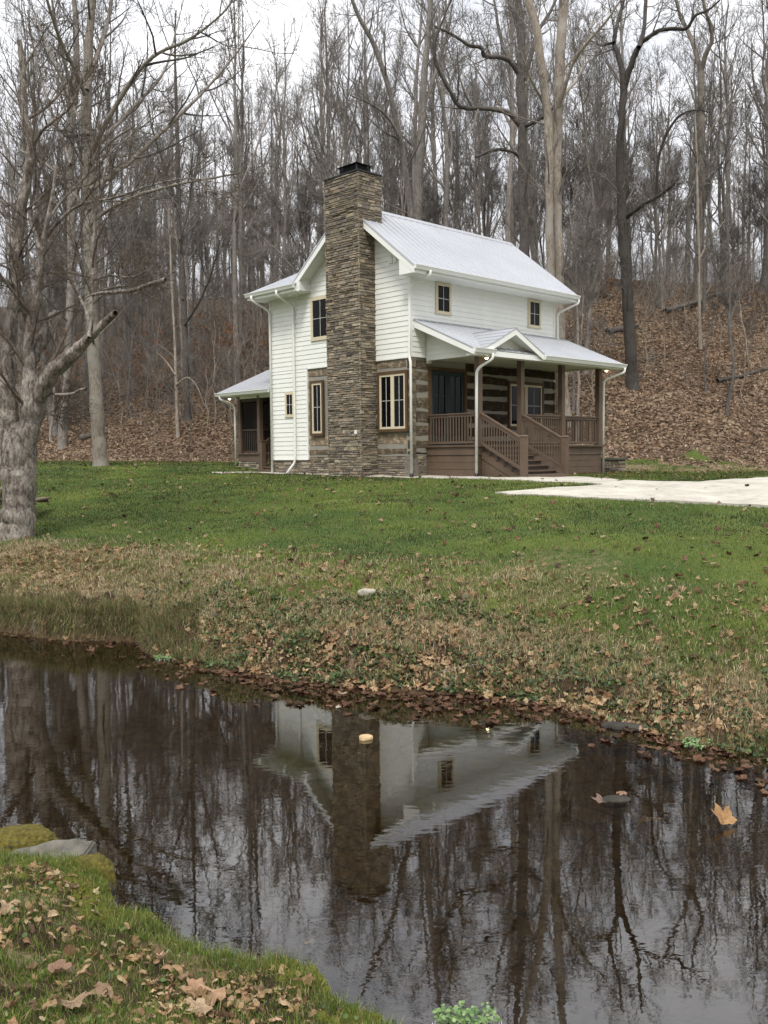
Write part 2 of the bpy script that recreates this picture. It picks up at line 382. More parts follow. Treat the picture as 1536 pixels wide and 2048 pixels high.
def concrete_mat():
    t = NT('pale_concrete'); v = t.coord(); n = t.noise(v, 1.2, 6, .6); f = t.noise(v, 60, 3)
    c = t.mix(t.ramp(n, [(.3, 0.), (.7, 1.)]), (.36, .34, .29), (.52, .495, .43))
    sx = t.n('ShaderNodeSeparateXYZ'); t.set(sx.inputs[0], t.coord('Object')); jx = t.math('ABSOLUTE', t.math('SUBTRACT', t.math('FRACT', t.math('MULTIPLY', t.math('ADD', sx.outputs[0], t.math('MULTIPLY', sx.outputs[1], .45)), .34)), .5))
    c = t.mix(t.ramp(jx, [(.0, .7), (.006, 0.)]), c, (.16, .15, .13))
    c = t.mix(t.ramp(t.noise(v, 3.5, 5, .7), [(.48, 0.), (.66, .6)]), c, (.25, .23, .19)); c = t.mix(t.ramp(f, [(.3, .25), (.6, 0.)]), c, (.35, .33, .29)); t.bump(f, .15, .005); return t.done(c, .85, .2)
M['concrete'] = concrete_mat()
def ribbon(name, A, B, n=90, m=12, lift=.012):
    def res(P, n):
        d = np.concatenate([[0], np.cumsum(np.linalg.norm(np.diff(P, axis=0), axis=1))]); s = np.linspace(0, d[-1], n)
        return np.stack([np.interp(s, d, P[:, 0]), np.interp(s, d, P[:, 1])], 1)
    A = res(A, n); B = res(B, n); t = np.linspace(0, 1, m)[None, :, None]
    P = A[:, None]*(1-t)+B[:, None]*t; Z = T(P[..., 0], P[..., 1])
    for _ in range(4):
        Zp = np.pad(Z, 1, mode='edge'); Z = (Zp[:-2, 1:-1]+Zp[2:, 1:-1]+Zp[1:-1, :-2]+Zp[1:-1, 2:]+2*Z)/6
    V = np.concatenate([P, (Z+lift)[..., None]], -1); Wd = V.copy(); Wd[..., 2] -= .12
    V2 = np.concatenate([V.reshape(-1, 3), Wd.reshape(-1, 3)]); i = (np.arange(n-1)*m)[:, None]+np.arange(m-1)[None]
    F = [np.stack([i, i+1, i+m+1, i+m], -1).reshape(-1, 4)]; N = n*m
    for col in (0, m-1):
        k = np.arange(n-1)*m+col; F.append(np.stack([k, k+m, k+m+N, k+N], -1))
    for row in (0, n-1):
        k = row*m+np.arange(m-1); F.append(np.stack([k, k+1, k+1+N, k+N], -1))
    o = mesh_np(name, V2, F, None, False, M['concrete']); tag(o, kind='structure'); return o
ribbon('path', pt, pb); ribbon('driveway', dt, db, 120, 20, .016)

# ------------------------------------------------------------------ water
def water():
    t = NT('creek_water'); t.t.nodes.remove(t.p); v = t.coord()
    a = t.noise(t.coord('Object', (1, 2.2, 1)), 5.0, 3, .45, .4); b = t.noise(t.coord('Object', (1, 1.4, 1)), 17, 2, .5)
    h = t.math('ADD', a, t.math('MULTIPLY', b, .14))
    big = t.ramp(t.noise(v, .35, 2), [(.35, .35), (.65, 1.)])
    bp = t.n('ShaderNodeBump', Strength=.03, Distance=.02); t.set(bp.inputs['Height'], t.math('MULTIPLY', h, big))
    fr = t.n('ShaderNodeFresnel', IOR=1.95); t.set(fr.inputs['Normal'], bp.outputs[0])
    gl = t.n('ShaderNodeBsdfGlossy', Roughness=.0); gl.inputs['Color'].default_value = (1, 1, 1, 1); t.set(gl.inputs['Normal'], bp.outputs[0])
    tr = t.n('ShaderNodeBsdfTransparent'); tr.inputs[0].default_value = (.80, .70, .50, 1)
    mx = t.n('ShaderNodeMixShader'); t.set(mx.inputs[0], fr.outputs[0]); t.t.links.new(tr.outputs[0], mx.inputs[1]); t.t.links.new(gl.outputs[0], mx.inputs[2]); t.t.links.new(mx.outputs[0], t.out.inputs[0])
    xs = np.concatenate([np.arange(-70, -15, 2.), np.arange(-15, 15, .5), np.arange(15, 71, 2.)])
    V = []; 
    for x in xs: V += [(x, float(yn(np.array(x)))-.5, 0), (x, float(ye(np.array(x)))+.5, 0)]
    i = np.arange(len(xs)-1)*2; F = np.stack([i, i+2, i+3, i+1], -1)
    tag(mesh_np('water', V, F, None, True, t.m), kind='structure')
water()

# ------------------------------------------------------------------ house (local frame: x along the porch front, y along the gable, z up)
HX0, HY0, HZ0, HROT = .862, 28.379, 2.10, math.radians(90-45.88)
def house_world(x, y, z=0):
    c, s = math.cos(HROT), math.sin(HROT)
    return np.array([HX0+c*x-s*y, HY0+s*x+c*y, HZ0+z])
HOUSE = empty('farmhouse', (HX0, HY0, HZ0), HROT, 'white clapboard and log farmhouse with pale metal roof, stone chimney and brown front porch', 'house')
L, W, WS, ZLOG, ZE, ZR, YR = 7.43, 4.74, 7.0, 3.62, 6.22, 8.585, 2.37
SL = .782
def stones(mb, o, u, v, nrmv, w, h, r, hmin=.055, hmax=.135, tone=1.28):
    o, u, v, nv = [np.asarray(q, float) for q in (o, u, v, nrmv)]
    z = 0
    while z < h-.02:
        rh = min(r.uniform(hmin, hmax), h-z); x = -r.uniform(0, .15)
        while x < w:
            sw = r.uniform(.12, .42); x0 = max(x, -.012); x1 = min(x+sw, w+.012); x += sw
            if x1-x0 < .03: continue
            parts = [(z, rh)]
            if rh > .085 and r.random() < .45: k = r.uniform(.35, .65); parts = [(z, rh*k), (z+rh*k, rh*(1-k))]
            for z0, hh in parts:
                d = r.uniform(.014, .036) if r.random() > .12 else r.uniform(.036, .055); g = .006; a, b, c0, c1 = x0+g, x1-g, z0+g, z0+hh-g
                j = lambda s: r.uniform(-s, s)
                back = [o+u*a+v*c0, o+u*b+v*c0, o+u*b+v*c1, o+u*a+v*c1]
                i1 = min(.012, hh*.2)
                front = [o+u*(a+i1+j(.006))+v*(c0+i1+j(.006))+nv*(d+j(.006)), o+u*(b-i1+j(.006))+v*(c0+i1+j(.006))+nv*(d+j(.006)), o+u*(b-i1+j(.006))+v*(c1-i1+j(.006))+nv*(d+j(.006)), o+u*(a+i1+j(.006))+v*(c1-i1+j(.006))+nv*(d+j(.006))]
                base = np.array([(.24, .205, .155), (.20, .17, .13), (.29, .25, .19), (.165, .145, .12), (.22, .19, .15), (.26, .21, .15), (.15, .13, .11)][r.integers(7)])*r.uniform(.75, 1.2)*tone
                mb.col = tuple(base*(.9+.1*r.random())); mb.hexa(back+front)
        z += rh
def siding(mb, rows, plane, sgn, lim0, lim1, zmax, zmin=None, exp=.158, p=.016):
    """clapboards: plane = ('x', value) or ('y', value), outward sign, limits as functions of z"""
    ax, val = plane; z = rows
    while z < zmax-.01:
        z1 = min(z+exp, zmax)
        def P(s, zz, off): return (val+sgn*off, s, zz) if ax == 'x' else (s, val+sgn*off, zz)
        a0, b0, a1, b1 = lim0(z), lim1(z), lim0(z1), lim1(z1)
        if b0-a0 > .02:
            if b1 < a1: a1 = b1 = (a1+b1)/2
            mb.hexa([P(a0, z, -.02), P(b0, z, -.02), P(b0, z, p), P(a0, z, p), P(a1, z1, -.02), P(b1, z1, -.02), P(b1, z1, .002), P(a1, z1, .002)])
        z = z1
# --- sheathing core and clapboards
r = np.random.default_rng(5)
m = MB()
m.box((.06, .06, -.3), (L-.06, W, ZE-.12)); m.box((.06, W, -.3), (L-.06, WS-.06, ZE-.12))
m.prism([(.06, .06, ZE-.12), (.06, W-.06, ZE-.12), (.06, W-.06, 6.45), (.06, YR, ZR-.22), (.06, .06, 6.45)], (L-.12, 0, 0))
m.prism([(.3, WS-.06, 6.1), (3.71, WS-.06, 7.95), (L-.3, WS-.06, 6.1)], (0, -2., 0))
c0 = lambda v: (lambda z: v)
siding(m, ZLOG, ('x', 0), -1, c0(0), lambda z: WS if z < 6.15 else W, 6.15)
zroof = lambda y: ZR-.16-SL*abs(y-YR)
siding(m, 6.15, ('x', 0), -1, lambda z: max(0, YR-(ZR-.16-z)/SL), lambda z: min(W+.3, YR+(ZR-.16-z)/SL), ZR-.2)
siding(m, .52, ('x', 0), -1, c0(4.98), c0(WS), ZLOG)
siding(m, ZLOG, ('y', 0), -1, c0(0), c0(L), 6.12)
siding(m, ZLOG, ('x', L), 1, c0(0), c0(WS), 6.12); siding(m, .52, ('y', WS), 1, c0(0), c0(L), 6.12)
siding(m, 6.15, ('x', L), 1, lambda z: max(0, YR-(ZR-.16-z)/SL), lambda z: min(W, YR+(ZR-.16-z)/SL), ZR-.2)
for (x, y) in ((-.022, -.022), (L-.07, -.022)): m.box((x, y, ZLOG), (x+.09, y+.09, 6.12))
m.box((-.022, WS-.07, .52), (.07, WS+.022, 6.14)); m.box((-.024, 4.93, .50), (.05, 5.0, 3.64)); m.box((-.026, 4.95, .485), (.05, WS+.02, .525))
m.box((-.024, 0, ZLOG-.03), (.05, 4.98, ZLOG+.02))
m.build('clapboard_wall', M['white'], HOUSE)
# --- hewn logs and chinking
lg = MB(); ck = MB()
def log(a0, a1, z0, z1, plane, val, col):
    n = max(3, int((a1-a0)/.22)); s = np.linspace(a0, a1, n); V = []; F = []
    for i, q in enumerate(s):
        wz = .018*math.sin(q*1.7+z0*5)
        for zz, off in ((z0+wz+r.normal(0, .008), .012), (z0+.03+wz, .034+r.normal(0, .006)), ((z0+z1)/2+wz, .04+r.normal(0, .006)), (z1-.03+wz, .034+r.normal(0, .006)), (z1+wz+r.normal(0, .008), .010), (z1+wz, -.10), (z0+wz, -.10)):
            V.append((val-off, q, zz) if plane == 'x' else (q, val-off, zz))
    for i in range(n-1):
        for k in range(7): F.append((i*7+k, i*7+(k+1) % 7, (i+1)*7+(k+1) % 7, (i+1)*7+k))
    F += [tuple(range(7)), tuple(range((n-1)*7, n*7))]
    lg.col = col; lg.add(V, F)
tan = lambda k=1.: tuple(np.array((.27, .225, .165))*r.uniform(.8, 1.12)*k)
log_shade = lambda k=1.: tuple(np.array((.06, .046, .034))*r.uniform(.75, 1.15)*k)  # porch shade put into the colour of the front logs
zr_ = [.60, .91, 1.34, 1.74, 2.14, 2.52, 2.88, 3.27, 3.62]
for i in range(len(zr_)-1):
    z0, z1 = zr_[i]+.045, zr_[i+1]-.045
    c = tan() if i else tan(.55)
    if z1 < 1.34 or z0 > 3.22: segs = [(-.05, 1.6), (3.05, 4.96)]
    else: segs = [(-.05, .13), (1.38, 1.6), (4.74, 4.96)]
    for a, b in segs: log(a, b, z0, z1, 'x', .06, c)
zf = [.60, .78, 1.14, 1.58, 2.03, 2.47, 2.86, 3.24, 3.62]
for i in range(len(zf)-1):
    g0, g1 = r.uniform(.03, .06), r.uniform(.03, .06); z0, z1 = zf[i]+g0, zf[i+1]-g1
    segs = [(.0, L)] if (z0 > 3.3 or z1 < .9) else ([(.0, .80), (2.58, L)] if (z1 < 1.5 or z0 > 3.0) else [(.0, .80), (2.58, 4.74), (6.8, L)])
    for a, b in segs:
        log(a, b, z0, z1, 'y', .06, tan(.62) if b < 1 else log_shade())
for z0, z1 in zip(zf[:-1], zf[1:]):
    lg.col = tan(.6); lg.box((L-.02, .0, z0+.05), (L+.05, .25, z1-.05))
lg.build('log_wall', M['log'], HOUSE)
ck.box((.035, .0, .6), (.2, 4.97, 3.6)); ck.box((.0, .035, .6), (L, .2, 3.6)); ck.box((L-.2, .04, .6), (L-.0, W, 3.6))
ck.build('chinking', M['chink'], HOUSE)
# --- stone foundation
st = MB(); st.col = (.2, .178, .15)
st.box((.045, 0.0, -.35), (.3, WS, .585)); st.box((.0, .045, -.35), (.80, .3, .585)); st.box((.5, 9.6, -.3), (.7, 8.5, .45))
stones(st, (.045, 0, -.3), (0, 1, 0), (0, 0, 1), (-1, 0, 0), 4.96, .9, r); stones(st, (.045, 4.96, -.3), (0, 1, 0), (0, 0, 1), (-1, 0, 0), 2.05, .79, r)
stones(st, (0, .045, -.3), (1, 0, 0), (0, 0, 1), (0, -1, 0), .66, .9, r)
stones(st, (.5, 8.5, -.1), (0, 1, 0), (0, 0, 1), (-1, 0, 0), 1.25, .55, r)
st.build('stone_foundation', M['stone'], HOUSE)
# --- chimney
CY0, CY1, CXF, CZ = 1.52, 3.11, -.70, 9.38
ch = MB(); ch.col = (.2, .178, .15); ch.box((CXF+.03, CY0+.03, -.35), (.3, CY1-.03, CZ))
stones(ch, (CXF+.03, CY0, -.3), (0, 1, 0), (0, 0, 1), (-1, 0, 0), CY1-CY0, CZ+.3, r)
stones(ch, (CXF, CY0+.03, -.3), (1, 0, 0), (0, 0, 1), (0, -1, 0), .72, CZ+.3, r)
stones(ch, (0.0, CY0+.03, 7.0), (1, 0, 0), (0, 0, 1), (0, -1, 0), .32, CZ-7.0, r)
stones(ch, (CXF, CY1-.03, -.3), (1, 0, 0), (0, 0, 1), (0, 1, 0), 1.0, CZ+.3, r); stones(ch, (.27, CY0, 7.), (0, 1, 0), (0, 0, 1), (1, 0, 0), CY1-CY0, CZ-7., r)
CH = ch.build('chimney', M['stone'], HOUSE)
cp = MB(); cp.box((CXF-.03, CY0-.03, CZ), (.33, CY1+.03, CZ+.035)); cp.build('chimney_cap', M['black'], CH)
fl = MB(); a0, b0 = (-.48, 1.82), (.12, 2.62)
for x in (a0[0], b0[0]-.04):
    for y in (a0[1], b0[1]-.04): fl.box((x, y, CZ+.045), (x+.04, y+.04, CZ+.33))
fl.box((a0[0]+.08, a0[1]+.08, CZ+.045), (b0[0]-.08, b0[1]-.08, CZ+.29))
for k in range(6): fl.box((a0[0]+.01, a0[1]+.01, CZ+.07+k*.042), (b0[0]-.01, b0[1]-.01, CZ+.08+k*.042))
fl.hexa([(a0[0]-.08, a0[1]-.08, CZ+.33), (b0[0]+.08, a0[1]-.08, CZ+.33), (b0[0]+.08, b0[1]+.08, CZ+.33), (a0[0]-.08, b0[1]+.08, CZ+.33), (a0[0]+.1, a0[1]+.1, CZ+.40), (b0[0]-.1, a0[1]+.1, CZ+.40), (b0[0]-.1, b0[1]-.1, CZ+.40), (a0[0]+.1, b0[1]-.1, CZ+.40)])
fl.build('flue_cover', M['black'], CH)
ob = MB(); ob.box((CXF-.075, 1.66, 1.30), (CXF-.02, 1.74, 1.42)); ob.build('outlet_box', M['trim'], CH)
vt = MB(); vt.box((-.045, .56, 6.52), (-.0, .70, 6.74)); vt.box((-.045, .74, 6.53), (-.0, .88, 6.75))
for k in range(5):
    for y in (.575, .755): vt.box((-.052, y, 6.55+k*.04), (-.044, y+.11, 6.56+k*.04))
vt.build('gable_vent', M['trim'], HOUSE)

# --- windows
def window(axis, u0, u1, z0, z1, sashes=1, casing=None, hbar=.52, base=0.0, fwid=.07, label=None):
    sg = -1
    def B(mb, a0, a1, c0_, c1, d0, d1):
        if axis == 'x': mb.box((base+sg*d1, a0, c0_), (base+sg*d0, a1, c1))
        else: mb.box((a0, base+sg*d1, c0_), (a1, base+sg*d0, c1))
    root = MB()
    if casing:
        w = casing
        B(root, u0-w, u1+w, z1, z1+w, 0, .075); B(root, u0-w, u1+w, z0-w, z0, 0, .085); B(root, u0-w, u0, z0, z1, 0, .072); B(root, u1, u1+w, z0, z1, 0, .072)
        W_ = root.build('window', M['casing'], HOUSE)
    else:
        w = .05
        B(root, u0-w, u1+w, z1, z1+w, 0, .045); B(root, u0-w*1.2, u1+w*1.2, z0-w, z0, 0, .055); B(root, u0-w, u0, z0, z1, 0, .042); B(root, u1, u1+w, z0, z1, 0, .042)
        W_ = root.build('window', M['frame'], HOUSE)
    fr = MB(); mu = MB(); pn = MB(); sw = (u1-u0)/sashes
    for k in range(sashes):
        a, b = u0+k*sw, u0+(k+1)*sw; f = fwid
        B(fr, a, b, z1-f, z1, 0, .056); B(fr, a, b, z0, z0+f, 0, .056); B(fr, a, a+f, z0+f, z1-f, 0, .053); B(fr, b-f, b, z0+f, z1-f, 0, .053)
        B(pn, a+f, b-f, z0+f, z1-f, 0, .026); mid = (a+b)/2; zb = z0+(z1-z0)*hbar
        B(mu, mid-.008, mid+.008, z0+f, z1-f, .02, .036); B(mu, a+f, b-f, zb-.008, zb+.008, .02, .0335)
    fr.build('frame', M['frame'], W_); pn.build('pane', M['glass'], W_); mu.build('muntin', M['muntin'], W_)
    if label: W_['label'] = label
    return W_
window('x', .2, 1.34, 1.44, 3.14, 2, .09, label='double casement window in dark stained casing on the log gable')
window('x', 3.3+.85, 4.67, 1.39, 3.09, 1, .08, label='narrow casement window in dark stained casing beside the chimney')
window('x', 3.75, 4.64, 4.56, 5.92, 1, None, .5); window('x', 5.70, 6.12, 2.04, 2.82, 1, None, .5, fwid=.045)
window('y', 1.15, 1.78, 5.07, 5.95, 1, None, .5, fwid=.05); window('y', 5.88, 6.52, 5.06, 5.95, 1, None, .5, fwid=.05)
window('y', 4.86, 6.68, 1.58, 3.02, 2, .10, .5, base=.05)
# --- french door
dr = MB(); dr.box((.80, -.03, .9), (.9, .06, 3.36)); dr.box((2.46, -.03, .9), (2.58, .06, 3.36)); dr.box((.9, -.03, 3.26), (2.46, .06, 3.36))
DOOR = dr.build('door', M['casing'], HOUSE)
lf = MB(); gl = MB(); hd = MB()
for a, b in ((.9, 1.68), (1.68, 2.46)):
    lf.box((a+.004, .0, .92), (a+.12, .05, 3.25)); lf.box((b-.12, .0, .92), (b-.004, .05, 3.25)); lf.box((a+.12, .002, .92), (b-.12, .05, 1.2)); lf.box((a+.12, .002, 3.12), (b-.12, .05, 3.25))
    gl.box((a+.12, .03, 1.2), (b-.12, .05, 3.12)); mid = (a+b)/2
    lf.box((mid-.014, .012, 1.2), (mid+.014, .04, 3.12))
    for z in (1.83, 2.47): lf.box((a+.12, .015, z-.014), (b-.12, .04, z+.014))
hd.tube([(1.62, -.05, 1.95), (1.50, -.05, 1.95)], .012); hd.tube([(1.62, .0, 1.95), (1.62, -.055, 1.95)], .02); hd.box((1.60, -.008, 1.85), (1.65, .002, 2.05))
lf.build('door_leaf', M['teal'], DOOR); gl.build('pane', M['glass'], DOOR); hd.build('handle', M['black'], DOOR)

# --- metal roofs
def roof_sheet(mb, o, du, dv, nu, th=.035, rib=.30, rh=.024):
    """o corner, du vector along the eave, dv vector up the slope"""
    o, du, dv = [np.asarray(q, float) for q in (o, du, dv)]; nv = nrm(np.cross(du, dv)); nv = nv if nv[2] > 0 else -nv
    mb.hexa([o-nv*th, o+du-nv*th, o+du+dv-nv*th, o+dv-nv*th, o, o+du, o+du+dv, o+dv])
    ln = np.linalg.norm(du); n = int(round(ln/rib)); eu = du/ln
    for k in range(n+1):
        p = o+eu*min(max(k*ln/n, .025), ln-.025); w = eu*.022; w2 = eu*.012
        mb.hexa([p-w+nv*.001, p+w+nv*.001, p+w+dv+nv*.001, p-w+dv+nv*.001, p-w2+nv*rh, p+w2+nv*rh, p+w2+dv+nv*rh, p-w2+dv+nv*rh])
RX0, RX1 = -.51, 7.94
rf = MB()
run = YR+.66; dz = SL*run
roof_sheet(rf, (RX0, -.66, ZR-dz), (RX1-RX0, 0, 0), (0, run, dz), 0); roof_sheet(rf, (RX0, YR+run-.30, ZR-dz+.30*SL), (RX1-RX0, 0, 0), (0, -run+.30, dz-.30*SL), 0)
rf.prism([(RX0-.004, YR-.15, ZR-.15*SL+.004), (RX0-.004, YR-.15, ZR-.15*SL+.035), (RX0-.004, YR, ZR+.04), (RX0-.004, YR+.15, ZR-.15*SL+.035), (RX0-.004, YR+.15, ZR-.15*SL+.004), (RX0-.004, YR, ZR+.006)], (RX1-RX0+.008, 0, 0))
ROOF = rf.build('roof', M['roof'], HOUSE)
tr = MB()
zu = lambda y, d: ZR-SL*abs(y-YR)-d
for x0, x1 in ((RX0+.015, RX0+.06), (RX1-.06, RX1-.015)):
    tr.prism([(x0, -.64, zu(-.64, .042)), (x0, YR, zu(YR, .042)), (x0, YR, zu(YR, .27)), (x0, -.64, zu(-.64, .25))], (x1-x0, 0, 0))
    tr.prism([(x0, 5.30, zu(5.30, .042)), (x0, YR, zu(YR, .042)), (x0, YR, zu(YR, .27)), (x0, 5.30, zu(5.30, .25))], (x1-x0, 0, 0))
for x0, x1 in ((RX0+.06, 0.02), (L-.02, RX1-.06)):
    tr.prism([(x0, -.64, zu(-.64, .19)), (x0, YR, zu(YR, .19)), (x0, YR, zu(YR, .215)), (x0, -.64, zu(-.64, .215))], (x1-x0, 0, 0))
    tr.prism([(x0, 5.3, zu(5.3, .19)), (x0, YR, zu(YR, .19)), (x0, YR, zu(YR, .215)), (x0, 5.3, zu(5.3, .215))], (x1-x0, 0, 0))
# boxed eave returns and eave soffits
tr.prism([(RX0+.02, -.645, 6.0), (RX0+.02, -.02, 6.0), (RX0+.02, -.02, 6.52), (RX0+.02, -.645, 6.13)], (-RX0-.025, 0, 0))
tr.prism([(RX1-.02, -.645, 6.0), (RX1-.02, -.02, 6.0), (RX1-.02, -.02, 6.52), (RX1-.02, -.645, 6.13)], (-(RX1-L)+.025, 0, 0))
tr.box((-.005, -.645, 6.02), (L+.005, .05, 6.05)); tr.box((-.005, -.645, 6.05), (L+.005, -.61, 6.14))
tr.prism([(RX0+.02, 5.27, 6.18), (RX0+.02, 4.70, 6.18), (RX0+.02, 4.70, 6.64), (RX0+.02, 5.27, 6.30)], (.5, 0, 0))
tr.build('roof_trim', M['trim'], ROOF)
# wing roof
wr = MB(); s2 = .44; xe, xr2 = -.70, 3.71; ze = 6.36
roof_sheet(wr, (xe, 4.86, ze), (0, 2.56, 0), (.72, 0, .72*s2), 0)
roof_sheet(wr, (xe+.72, 2.5, ze+.72*s2), (0, 4.92, 0), (xr2-xe-.72, 0, (xr2-xe-.72)*s2), 0)
roof_sheet(wr, (2*xr2-xe, 2.5, ze), (0, 4.92, 0), (-(xr2-xe), 0, (xr2-xe)*s2), 0)
WROOF = wr.build('wing_roof', M['roof'], HOUSE)
wt = MB(); wt.box((xe+.03, 4.72, 6.14), (.03, 7.40, 6.17)); wt.box((xe+.03, 4.72, 6.17), (xe+.06, 7.40, 6.32))
wt.prism([(xe+.03, 7.38, 6.14), (.0, 7.38, 6.14), (xr2, 7.38, ze+(xr2-xe)*s2-.25), (xr2, 7.38, ze+(xr2-xe)*s2-.045), (xe+.03, 7.38, ze-.03)], (0, .04, 0))
wt.box((.05, WS-.1, 6.0), (L-.05, WS-.06, 6.3))
wt.build('wing_trim', M['trim'], WROOF)
# gutters and downspouts
def gutter(a, b, out, w=.12, h=.12):
    mb = MB(); a = np.asarray(a, float); b = np.asarray(b, float); o = np.asarray(out, float)*w; z = np.array([0, 0, h])
    mb.hexa([a, b, b+o*.62, a+o*.62, a+z, b+z, b+o+z, a+o+z]); d = nrm(b-a)
    mb.hexa([a+z*.86-d*.004, b+z*.86+d*.004, b+o*1.06+z*.86+d*.004, a+o*1.06+z*.86-d*.004, a+z*1.02-d*.004, b+z*1.02+d*.004, b+o*1.06+z*1.02+d*.004, a+o*1.06+z*1.02-d*.004])
    return mb.build('gutter', M['trim'], HOUSE)
gutter((RX0, -.65, 6.10), (RX1, -.65, 6.10), (0, -1, 0)); gutter((xe+.02, 4.72, 6.24), (xe+.02, 7.44, 6.24), (-1, 0, 0))
def spout(pts, r=.042, boot=True):
    P = [np.asarray(p, float) for p in pts]; Q = [P[0]]
    for i in range(1, len(P)-1):
        a, b = nrm(P[i-1]-P[i]), nrm(P[i+1]-P[i]); d = min(.16, .4*np.linalg.norm(P[i-1]-P[i]), .4*np.linalg.norm(P[i+1]-P[i]))
        for t in np.linspace(0, 1, 5): Q.append((1-t)**2*(P[i]+a*d)+2*t*(1-t)*P[i]+t*t*(P[i]+b*d))
    Q.append(P[-1]); mb = MB(); mb.tube(Q, r, 8)
    o = mb.build('downspout', M['trim'], HOUSE, True)
    if boot:
        bt = MB(); e = P[-1]; bt.tube([e+(0, 0, .03), e+(0, 0, -.04), e+(-.05, -.05, -.11)], .06, 8); bt.build('boot', M['black'], o, True)
    return o
spout([(.12, -.72, 6.12), (.12, -.72, 5.98), (-.09, -.06, 5.68), (-.09, -.02, 3.62), (-.10, -.09, 3.42), (-.10, -.09, .02)])
spout([(-.76, 5.62, 6.26), (-.76, 5.62, 6.10), (-.085, 5.57, 5.82), (-.085, 5.57, .55), (-.09, 5.62, .38), (-.32, 5.80, .0)])
spout([(-.76, 7.05, 6.26), (-.76, 7.05, 6.10), (-.085, 6.90, 5.78), (-.085, 6.90, -.02)])
spout([(7.9, -.70, 6.12), (7.9, -.70, 5.97), (7.53, -.06, 5.66), (7.53, -.06, .0)])

# --- front porch
PX0, PY, ZD = .70, -1.95, .90
dk = MB(); dk.box((PX0-.06, PY-.10, ZD-.045), (L+.06, .02, ZD))
for k in range(14):
    y = PY-.10+k*.15
    dk.box((PX0-.055, y+.004, ZD+.001), (L+.055, y+.146, ZD+.012))
DECK = dk.build('porch_deck', M['brown'], HOUSE)
sk = MB()
sk.box((PX0-.01, PY-.02, ZD-.29), (L+.01, PY+.10, ZD-.046)); sk.box((PX0-.012, PY+.10, ZD-.29), (PX0+.1, 0, ZD-.046)); sk.box((L-.1, PY+.1, ZD-.29), (L+.012, 0, ZD-.046))
for k in range(4):
    z1 = ZD-.30-k*.215; z0 = z1-.207
    sk.box((PX0+.012, PY+.01, z0), (L-.012, PY+.1, z1)); sk.box((PX0+.012, PY+.1, z0), (PX0+.1, 0, z1)); sk.box((L-.1, PY+.1, z0), (L-.012, 0, z1))
sk.box((L-.10, PY-.005, -.3), (L+.004, PY+.02, ZD-.291)); sk.box((PX0-.004, PY-.005, -.3), (PX0+.10, PY+.02, ZD-.291)); sk.box((2.95, PY-.005, -.3), (3.07, PY+.02, ZD-.291))
sk.box((PX0+.03, PY+.03, -.35), (L-.03, 0, ZD-.06)) if False else None
sk.build('skirting_board', M['brown'], DECK)
PXS = [.86, 2.90, 5.08, 7.27]
for x in PXS:
    p = MB(); p.box((x-.085, PY-.085, ZD), (x+.085, PY+.085, 3.56)); p.box((x-.10, PY-.10, ZD+.012), (x+.10, PY+.10, ZD+.10)); p.build('porch_post', M['brown'], HOUSE)
def rail(a, b, post=True, n=None):
    a = np.asarray(a, float); b = np.asarray(b, float)
    h = MB(); h.bar(a+(0, 0, .95), b+(0, 0, .95), .09, .04); h.bar(a+(0, 0, .89), b+(0, 0, .89), .04, .07)
    R_ = h.build('railing', M['brown'], HOUSE)
    bl = MB(); bl.bar(a+(0, 0, .09), b+(0, 0, .09), .04, .07); ln = np.linalg.norm((b-a)[:2]); n = int(ln/.112)
    for k in range(1, n):
        p = a+(b-a)*k/n; bl.box((p[0]-.017, p[1]-.017, p[2]+.11), (p[0]+.017, p[1]+.017, p[2]+.87))
    bl.build('baluster_row', M['brown'], R_)
rail((PX0+.03, -.02, ZD), (PX0+.06, PY+.09, ZD)); rail((PXS[1]+.09, PY, ZD), (PXS[2]-.09, PY, ZD)); rail((PXS[2]+.09, PY, ZD), (PXS[3]-.09, PY, ZD)); rail((L-.1, PY+.09, ZD), (L-.1, -.02, ZD))
# steps
sx0, sx1, ny, run_, ris = .98, 2.80, 6, .275, .152
tm = MB(); rm = MB()
for k in range(1, 6):
    z = ZD-k*ris; y = PY-.04-k*run_
    tm.box((sx0+.02, y-.02, z-.04), (sx1-.02, y+run_+.02, z))
    rm.box((sx0+.04, y+.01, z-ris+.0), (sx1-.04, y+.03, z-.042))
rm.box((sx0+.04, PY-.045, ZD-ris), (sx1-.04, PY-.022, ZD-.05))
STAIR = tm.build('staircase', M['brown'], HOUSE); rm.build('riser', M['dkbrown'], STAIR)
for x in (sx0, sx1):
    s_ = MB(); y1 = PY-.04-5*run_-.22; P = [(x-.03, PY-.03, ZD-.045), (x-.03, PY-.03, ZD-.40)]
    low = [(x-.03, y1+.35, -.12), (x-.03, y1-.02, -.12), (x-.03, y1-.02, .03)]
    saw = []
    for k in range(5, 0, -1):
        y = PY-.04-k*run_; z = ZD-k*ris; saw += [(x-.03, y+.0, z-.042), (x-.03, y+run_-.0, z-.042)]
    s_.prism(P+low+saw, (.06, 0, 0)); s_.build('stringer', M['brown'], STAIR)
NY = PY-1.66
for x in (sx0, sx1):
    sp_ = MB(); sp_.prism([(x-.012, PY-.03, -.15), (x-.012, PY-.03, ZD-.42), (x-.012, NY+.32, -.10), (x-.012, NY+.32, -.15)], (.024, 0, 0)); sp_.build('side_panel', M['brown'], STAIR)
